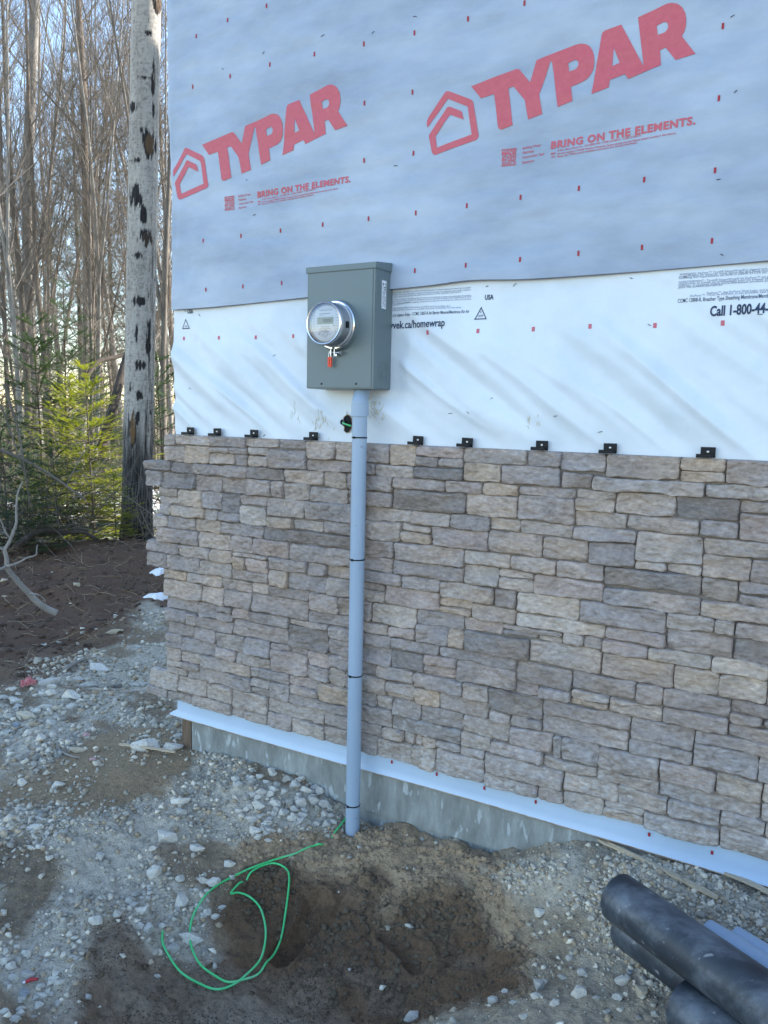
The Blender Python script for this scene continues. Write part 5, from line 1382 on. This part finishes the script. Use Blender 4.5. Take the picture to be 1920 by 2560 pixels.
rad = rad+patch*(.006*fbm(AA*20, ZZ*20, 0, 3, 24)-.004*(1-brown)+.010*brown)
colb = np.array([.40, .375, .34])[None, None]*(1+.16*fbm(AA*3, ZZ*2.5, 0, 4, 23)[..., None]+.10*fbm(AA*20, ZZ*70, 0, 2, 29)[..., None])
colb = colb*(1-lent[..., None])
dk = np.array([.022, .020, .022]); bwn = np.array([.16, .095, .045]); fu_c = np.array([.085, .078, .075])
crack = (side_f*sstep(.84, .93, fur))[..., None]
colb = colb*(1-crack)+dk*crack
lk = lowk[..., None]
colb = colb*(1-lk)+(fu_c*(1+1.3*np.clip(fbm(np.cos(AA)*14, ZZ*9, np.sin(AA)*14, 3, 25), -.6, 1))[..., None]*(1-.75*sstep(.80, .93, fur)[..., None]))*lk if True else colb
pk = patch[..., None]
colb = colb*(1-pk)+(dk*(1-brown[..., None])+bwn*brown[..., None])*pk
C0 = np.stack([tr_c(z) for z in zz])
X = C0[:, None, 0]+np.cos(AA)*rad; Y = C0[:, None, 1]+np.sin(AA)*rad
V = np.stack([X.ravel(), Y.ravel(), ZZ.ravel()], 1)
i = np.arange(NZ-1)[:, None]*NA; k = np.arange(NA)[None]
F = np.stack([i+k, i+(k+1) % NA, i+NA+(k+1) % NA, i+NA+k], -1).reshape(-1, 4)
asp = empty('aspen_tree', (g_base[0], g_base[1], gz), 'thick pale aspen trunk with black scars beside the house corner', 'tree')
me = npmesh('trunk', V-np.array(asp.location)[None], F, np.clip(colb, 0, 1).reshape(-1, 3))
link('trunk', me, M['bark_pale'], asp, True)

# ------------------------------------------------------------------ bare trees
class TB:
    """fast collector of thin tapering tubes"""
    def __init__(s): s.V = []; s.F = []; s.n = 0
    def tube(s, P_, R_, k):
        P_ = np.asarray(P_, float); m = len(P_)
        D = np.gradient(P_, axis=0); D /= np.linalg.norm(D, axis=1)[:, None]+1e-9
        ref = np.array([0, 0, 1.0]) if abs(D[0][2]) < .9 else np.array([1.0, 0, 0])
        A_ = np.cross(D, ref); A_ /= np.linalg.norm(A_, axis=1)[:, None]+1e-9; B2 = np.cross(D, A_)
        t = np.arange(k)*2*math.pi/k
        V = P_[:, None]+(A_[:, None]*np.cos(t)[None, :, None]+B2[:, None]*np.sin(t)[None, :, None])*np.asarray(R_)[:, None, None]
        i = np.arange(m-1)[:, None]*k; j = np.arange(k)[None]
        F = np.stack([i+j, i+(j+1) % k, i+k+(j+1) % k, i+k+j], -1).reshape(-1, 4)+s.n
        s.V.append(V.reshape(-1, 3)); s.F.append(F); s.n += m*k
    def mesh(s, name): return npmesh(name, np.concatenate(s.V), np.concatenate(s.F))
def path(r, p, d, L, n, wob, up=0.0):
    P_ = [np.array(p, float)]; d = np.array(d, float)
    for _ in range(n):
        d = d+np.array([r.gauss(0, wob), r.gauss(0, wob), r.gauss(0, wob)+up]); d /= np.linalg.norm(d)
        P_.append(P_[-1]+d*L/n)
    return np.array(P_)
def tree_meshes(seed, H=14.0, r0=.085, first=.22, dens=1.0, fork=True, lean=.02, angle=.75):
    r = random.Random(seed)
    tr_, cr = TB(), TB()
    P_ = path(r, (0, 0, -.3), (r.gauss(0, lean), r.gauss(0, lean), 1), H, 26, .018, .02)
    R_ = r0*(1-.86*np.linspace(0, 1, len(P_))**1.1); R_[0] *= 1.3
    tr_.tube(P_, R_, 9)
    axes = [(P_, R_, first)]
    if fork:
        k = r.randint(6, 11); a = r.random()*6.28
        Q = path(r, P_[k], (math.cos(a)*.24, math.sin(a)*.24, 1), H*.7, 18, .022, .03)
        RQ = R_[k]*.72*(1-.85*np.linspace(0, 1, len(Q)))
        tr_.tube(Q, RQ, 7); axes.append((Q, RQ, .12))
    for (A_, RA, f0) in axes:
        nb = int(30*dens*(len(A_)/27))
        for b_ in range(nb):
            t = f0+(1-f0)*(b_+r.random())/nb; t = min(t, .985)
            q = t*(len(A_)-1); i = int(q); p = A_[i]+(A_[min(i+1, len(A_)-1)]-A_[i])*(q-i)
            a = r.random()*6.28; el = r.uniform(.55, 1.2)*angle+.3*t
            L = (1-t)*H*.24+r.uniform(.5, 1.5)
            d = (math.cos(a)*math.cos(el), math.sin(a)*math.cos(el), math.sin(el))
            B1 = path(r, p, d, L, 8, .07, .05)
            rb = max(.005, RA[i]*r.uniform(.16, .32))
            RB = rb*(1-.8*np.linspace(0, 1, 9)); cr.tube(B1, np.maximum(RB, .0028), 5)
            for s_ in range(int(4+L*2.3)):
                j = r.randint(1, 7); a2 = r.random()*6.28
                dd = B1[j+1]-B1[j]; dd /= np.linalg.norm(dd)
                d2 = dd+np.array([math.cos(a2), math.sin(a2), r.uniform(-.2, .9)])*.8; d2 /= np.linalg.norm(d2)
                L2 = r.uniform(.3, 1.0)*(.4+.35*L)*(1-j/11)
                B2_ = path(r, B1[j], d2, L2, 5, .09, .06)
                cr.tube(B2_, np.maximum(rb*.42*(1-.75*np.linspace(0, 1, 6)), .0022), 4)
                for s2 in range(int(1+L2*3.4)):
                    m_ = r.randint(1, 4); a3 = r.random()*6.28
                    d3 = (B2_[m_+1]-B2_[m_]); d3 /= np.linalg.norm(d3); d3 = d3+np.array([math.cos(a3), math.sin(a3), r.uniform(-.2, .7)])*.75
                    d3 /= np.linalg.norm(d3)
                    B3 = path(r, B2_[m_], d3, r.uniform(.12, .5), 3, .12, .05)
                    cr.tube(B3, [.0026, .0022, .0019, .0012], 3)
    return tr_.mesh('trunk'), cr.mesh('crown')
KINDS = []
SP = [(1, 15, .095, .30, 1.0, True, .02, .8, 0), (2, 13, .070, .20, 1.05, True, .05, .75, 1), (3, 16, .110, .42, .9, False, .02, .8, 1), (4, 11, .055, .14, 1.1, True, .07, .6, 0), (5, 14, .080, .32, 1.0, False, .03, .75, 2), (6, 9, .040, .10, 1.0, True, .1, .55, 2)]
for sd_, H, r0, f_, dn, fk, ln, ag, mk in SP:
    tm, cm = tree_meshes(sd_, H, r0, f_, dn, fk, ln, ag)
    tm.materials.append(M['bark'][mk]); cm.materials.append(M['twig'])
    tm.shade_smooth()
    KINDS.append((tm, cm, H, r0))
def place_tree(k, px, dist, wpx=None, label=None, tilt=0.0, group='bare trees in the woods', sc=None, hs=1.0):
    az = ray(px, 1050); az = az/math.hypot(az[0], az[1])
    x, y = CAM[0]+az[0]*dist, CAM[1]+az[1]*dist
    tm, cm, H, r0 = KINDS[k]
    s_ = sc or 1.0
    if wpx: s_ = wpx/2/FOC*dist/r0/.93
    e = empty('bare_tree', (x, y, hz(x, y)), label or 'slim leafless tree deep among the others in the woods', 'tree', group)
    e.rotation_euler = (tilt*math.cos(YAW)*0, tilt, random.random()*6.28 if not tilt else YAW)
    if tilt:
        e.rotation_euler = (0, tilt, YAW)
    e.scale = (s_, s_, max(.8, min(1.5, s_))*hs)
    for nm, mm in (('trunk', tm), ('crown', cm)):
        o = bpy.data.objects.new(nm, mm); COL.objects.link(o); o.parent = e
    return e
NAMED = [(4, 6, 12.5, 14, 'bare tree at the far left edge of the photo, crooked grey stem', 0.0), (0, 26, 15.5, 11, 'leaning grey forked tree second from the left edge', -.03),
         (1, 45, 14.0, 13, 'slender brown tree crossing behind the bleached branch', -.035), (0, 77, 16.5, 17, 'straight grey tree forking into several stems at mid height', 0.0),
         (2, 118, 23, 12, 'pale straight trunk with no low branches left of the dark pole tree', 0.0), (4, 137, 14.5, 14, 'dark straight pole tree behind the bright young fir', 0.0),
         (2, 172, 22, 13, 'light barked thin trunk between the dark pole tree and the mottled one', 0.0), (2, 192, 17.5, 21, 'mottled grey trunk standing above the top of the bright fir', 0.0),
         (1, 222, 15, 11, 'thin crooked brown tree right of the mottled trunk', .04), (4, 262, 16, 21, 'dark thick trunk left of the big aspen', .03),
         (5, 232, 18, 9, 'young grey tree bending left behind the dark thick trunk', .05), (1, 300, 21, 12, 'brown tree seen just left of the big aspen trunk', 0.0),
         (0, 404, 13.5, 15, 'grey tree in the gap between the big aspen and the house corner', 0.0), (1, 424, 15.5, 12, 'leaning tree touching the house corner in the photo', -.06), (5, 396, 17, 9, 'thin stem crossing the gap beside the house corner', .12)]
for k, px, dist, wp, lb, tl in NAMED:
    place_tree(k, px, dist, wp, lb, tl, hs=1.0)
rt = random.Random(77)
for i in range(32):
    px = rt.uniform(-330, 470); dist = 17+33*rt.random()**1.1
    place_tree(rt.choice([0, 1, 2, 2, 3, 4, 5]), px, dist, None, None, 0.0, 'bare trees deeper in the woods', sc=rt.uniform(.85, 1.25))
for i in range(20):
    place_tree(rt.choice([0, 1, 2, 4]), rt.uniform(520, 1500), rt.uniform(24, 42), None, 'bare tree standing in the woods behind the house', 0.0, 'bare trees behind the house', sc=rt.uniform(.85, 1.2))
for i in range(16):
    px = rt.choice([rt.uniform(-900, -330), rt.uniform(-30, 430)]); dist = rt.uniform(12, 18)
    place_tree(rt.choice([3, 5, 1]), px, dist, None, 'thin leafless understorey tree near the front of the woods', 0.0, 'young bare trees at the front of the woods', sc=rt.uniform(.6, .85))

# ------------------------------------------------------------------ conifers
def fir_meshes(seed, H=2.6, R=.95, whorls=13, first=.1, dens=1.0, nl=.017, rs=.018, droop=0.0, npw=7):
    r = random.Random(seed)
    st = TB(); V = []; F = []
    P_ = path(r, (0, 0, -.1), (0, 0, 1), H, 12, .012, .03)
    st.tube(P_, rs*(1-.85*np.linspace(0, 1, 13)), 8)
    segs = []
    for w_ in range(whorls):
        t = first+(1-first)*((w_+r.uniform(-.25, .25))/whorls)
        t = min(max(t, first), .97)
        q = t*12; i = int(q); p = P_[i]+(P_[min(i+1, 12)]-P_[i])*(q-i)
        for b_ in range(npw):
            a = b_*6.283/npw+r.uniform(-.35, .35)
            L = R*(1-t)**.8*r.uniform(.65, 1.1)+.08
            el = .05+.55*t-droop+r.gauss(0, .08)
            B1 = path(r, p, (math.cos(a)*math.cos(el), math.sin(a)*math.cos(el), math.sin(el)), L, 7, .05, .02)
            st.tube(B1, np.maximum(.005*(1-.8*np.linspace(0, 1, 8))*L/.6, .0012), 4)
            segs.append((B1[int(r.random() < .6 and 1 or 0):], 1))
            for s_ in range(int(3+L*9)):
                j = r.uniform(.18, .95)*7; k = int(j); pp = B1[k]+(B1[min(k+1, 7)]-B1[k])*(j-k)
                sd2 = r.choice((-1, 1)); ang = a+sd2*r.uniform(.6, .95); L2 = L*.42*(1-j/8.5)*r.uniform(.7, 1.2)+.03
                B2_ = path(r, pp, (math.cos(ang), math.sin(ang), el*.8-.02+r.gauss(0, .03)), L2, 4, .06, .01)
                segs.append((B2_, 0))
                if L2 > .14:
                    for s3 in range(int(L2*14)):
                        m_ = r.randint(1, 3); sd3 = r.choice((-1, 1)); an3 = ang+sd3*r.uniform(.6, .9)
                        segs.append((path(r, B2_[m_], (math.cos(an3), math.sin(an3), el*.5), L2*.4*r.uniform(.6, 1.1), 3, .05, 0), 0))
    for S_, main in segs:
        L_ = np.linalg.norm(np.diff(S_, axis=0), axis=1).sum()
        n = max(3, int(L_/.0055*dens))
        for i in range(n):
            t = (i+.5)/n*(len(S_)-1); k = min(int(t), len(S_)-2); p = S_[k]+(S_[k+1]-S_[k])*(t-k)
            d = S_[k+1]-S_[k]; d = d/(np.linalg.norm(d)+1e-9)
            s_ = np.array([-d[1], d[0], 0]); s_ /= (np.linalg.norm(s_)+1e-9)
            side_ = (1 if i % 2 else -1)
            q = s_*side_*r.uniform(.7, 1)+d*r.uniform(.35, .8)+np.array([0, 0, r.uniform(-.12, .22)]); q /= np.linalg.norm(q)
            l_ = nl*r.uniform(.75, 1.2); wv = d*.0028*(nl/.017)
            b0 = len(V); V += [p-wv, p+wv, p+q*l_]; F.append((b0, b0+1, b0+2))
    nm = npmesh('needles', np.array(V), np.array(F))
    return st.mesh('stem'), nm
hero = fir_meshes(5, 2.75, 1.30, 12, .10, 1.7, .024, .020, .10, 8)
dark1 = fir_meshes(6, 3.2, 1.0, 15, .05, .50, .034, .022, .0, 7)
dark2 = fir_meshes(7, 9.5, 1.5, 26, .12, .16, .085, .075, .25, 6)
print('fir faces', len(hero[1].polygons), len(dark1[1].polygons), len(dark2[1].polygons))
def place_fir(ms, x, y, s, label, mat_, group=None, name='young_fir', rz=None, z=None):
    e = empty(name, (x, y, hz(x, y) if z is None else z), label, 'fir tree', group); e.rotation_euler = (0, 0, rz if rz is not None else random.random()*6.28); e.scale = (s, s, s)
    for nm, mm, mt in (('trunk', ms[0], M['firstem']), ('needles', ms[1], mat_)):
        o = bpy.data.objects.new(nm, mm); COL.objects.link(o); o.parent = e
        if not mm.materials: mm.materials.append(mt)
        o.material_slots[0].link = 'OBJECT'; o.material_slots[0].material = mt
    return e
def azp(px, dist):
    az = ray(px, 1050); az = az/math.hypot(az[0], az[1]); return CAM[0]+az[0]*dist, CAM[1]+az[1]*dist
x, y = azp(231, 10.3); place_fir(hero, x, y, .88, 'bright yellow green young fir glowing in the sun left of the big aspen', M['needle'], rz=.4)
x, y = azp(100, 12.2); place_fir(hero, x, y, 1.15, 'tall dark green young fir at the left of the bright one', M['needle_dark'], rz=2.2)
x, y = azp(12, 9.3); place_fir(hero, x, y, .62, 'small dark fir behind the forked end of the bleached branch', M['needle_dark'], rz=1.2)
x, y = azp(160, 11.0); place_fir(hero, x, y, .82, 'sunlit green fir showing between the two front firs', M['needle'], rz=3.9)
x, y = azp(60, 8.3); place_fir(hero, x, y, .38, 'knee high fir seedling at the back of the soil heap', M['needle_dark'], rz=5.1)
x, y = azp(285, 8.6); place_fir(hero, x, y, .30, 'tiny fir sapling leaning against the foot of the big aspen', M['needle'], rz=0.2)
x, y = azp(412, 11.5); place_fir(hero, x, y, .95, 'green fir in the gap between the aspen and the stone wall', M['needle_dark'], rz=0.9)
x, y = azp(140, 9.0); place_fir(hero, x, y, .45, 'low dark fir just behind the crest of the soil heap', M['needle_dark'], rz=0.9)
rt = random.Random(5)
for i in range(20):
    px = rt.uniform(-500, 440); dist = rt.uniform(11.5, 26)
    x, y = azp(px, dist); place_fir(dark1, x, y, rt.uniform(.55, 1.15), 'bushy green fir of the understorey among the bare trunks', M['needle_dark'] if rt.random() < .7 else M['needle'], 'understorey firs')
for i in range(14):
    px = rt.uniform(-420, 440); dist = rt.uniform(24, 36)
    x, y = azp(px, dist); place_fir(dark1, x, y, rt.uniform(.9, 1.4), 'green fir far back in the woods closing the view', M['needle_dark'], 'far firs')
for px, dist, s, lb in ((205, 22, 1.12, 'tall slim spruce with drooping green boughs left of the aspen'), (282, 26, 1.25, 'tall spruce partly hidden behind the big aspen trunk'), (20, 30, 1.0, 'spruce far back at the left edge of the photo'), (120, 33, .95, 'distant spruce between the bare trunks at centre left')):
    x, y = azp(px, dist); place_fir(dark2, x, y, s, lb, M['needle_dark'], 'tall spruces', 'tall_spruce')
# ------------------------------------------------------------------ fallen wood, brush
lg = [atdist(255, 1120, 11.3), atdist(285, 1010, 11.6), atdist(318, 890, 12.0), atdist(345, 830, 12.3)]
b = MB(); C_ = catmull(lg, 6); b.tube(C_, np.linspace(.07, .045, len(C_)), 12)
tag(b.build('fallen_log', M['darkwood'], smooth=True), 'dark rotten log leaning up behind the big aspen', 'log')
lg = [atdist(215, 945, 12.3), atdist(245, 905, 12.5), atdist(300, 890, 12.8), atdist(345, 865, 13)]
b = MB(); C_ = catmull(lg, 6); b.tube(C_, np.linspace(.035, .028, len(C_)), 10)
tag(b.build('fallen_log', M['darkwood'], smooth=True), 'thinner dark fallen stem propped beside the rotten log', 'log')
lg = [atdist(40, 1365, 8.0), atdist(60, 1350, 8.1), atdist(105, 1326, 8.2), atdist(150, 1333, 8.3), atdist(205, 1330, 8.3), atdist(247, 1352, 8.35)]
b = MB(); C_ = catmull(lg, 6); b.tube(C_, np.linspace(.03, .018, len(C_)), 10)
tag(b.build('arched_branch', M['darkwood'], smooth=True), 'grey branch arching low behind the crest of the soil heap', 'branch')
for pts_, r_, lb in (([(0, 1125), (60, 1150), (130, 1190), (215, 1250)], .016, 'long thin pale pole slanting through the firs from the left edge'), ([(10, 960), (35, 1040), (50, 1100), (75, 1265)], .013, 'curving bare sapling at the left in front of the dark firs'), ([(0, 1010), (20, 1060), (60, 1180)], .010, 'short slanted dead stem at the left edge')):
    lg = [atdist(a, b_, 8.25) for a, b_ in pts_]; b = MB(); C_ = catmull(lg, 6); b.tube(C_, np.linspace(r_, r_*.6, len(C_)), 8)
    tag(b.build('slanting_pole', M['twig'], smooth=True), lb, 'pole')
tb = TB(); rb_ = random.Random(31)
for i in range(3000):
    px = rb_.uniform(-500, 470); dist = 8.4+rb_.random()**1.3*16
    x, y = azp(px, dist); z = hz(x, y)
    if x > -2.9 or (235 < px < 345 and dist < 14): continue
    a = rb_.random()*6.28; el = rb_.uniform(-.1, 1.2)
    tb.tube(path(rb_, (x, y, z+rb_.random()*.25), (math.cos(a)*math.cos(el), math.sin(a)*math.cos(el), math.sin(el)), rb_.uniform(.3, 1.5), 5, .16, -.05), np.linspace(.005, .0018, 6)*rb_.uniform(.6, 1.6), 3)
tag(link('brush', tb.mesh('brush'), M['twig']), 'tangle of dry brush and fallen twigs on the forest floor', kind='stuff')
tb = TB()
for i in range(1500):      # roots and dry stems on the heap
    x, y = rb_.uniform(-8.2, -3.2), rb_.uniform(-.2, 4.0)
    if float(soft(np.array([x]), np.array([y]), Z_SOIL, .2, 5)[0]) < .5: continue
    a = rb_.random()*6.28
    tb.tube(path(rb_, (x, y, hz(x, y)+.006), (math.cos(a), math.sin(a), .12), rb_.uniform(.06, .30), 4, .3, -.06), np.array([.0016, .0016, .0014, .001, .0005])*rb_.uniform(.7, 1.6), 3)
tag(link('root_litter', tb.mesh('root_litter'), M['litter']), 'fine roots and dead stems strewn over the soil heap', kind='stuff')
# dry leaves scattered on the forest floor
n = 26000
ang = RNG.uniform(.55, 1.25, n); dist = 8.6+RNG.random(n)**1.4*14
x = CAM[0]-np.sin(ang)*dist; y = CAM[1]+np.cos(ang)*dist
z = tgrid(x, y)+.01
s = .02+.03*RNG.random(n); a = RNG.random(n)*6.28
nx = RNG.normal(0, .3, n); nz_ = RNG.normal(0, .3, n)
u = np.stack([np.cos(a), np.sin(a), nx], 1)*s[:, None]; v = np.stack([-np.sin(a), np.cos(a), nz_], 1)*s[:, None]*.6
c_ = np.stack([x, y, z], 1)
V = np.stack([c_-u, c_-v, c_+u, c_+v], 1).reshape(-1, 3)
F = (np.arange(n)[:, None]*4+np.arange(4)[None])
tag(link('leaf_litter', npmesh('leaf_litter', V, F), M['litter']), 'dry tan leaves carpeting the forest floor', kind='stuff')
print('script done', len(bpy.data.objects))
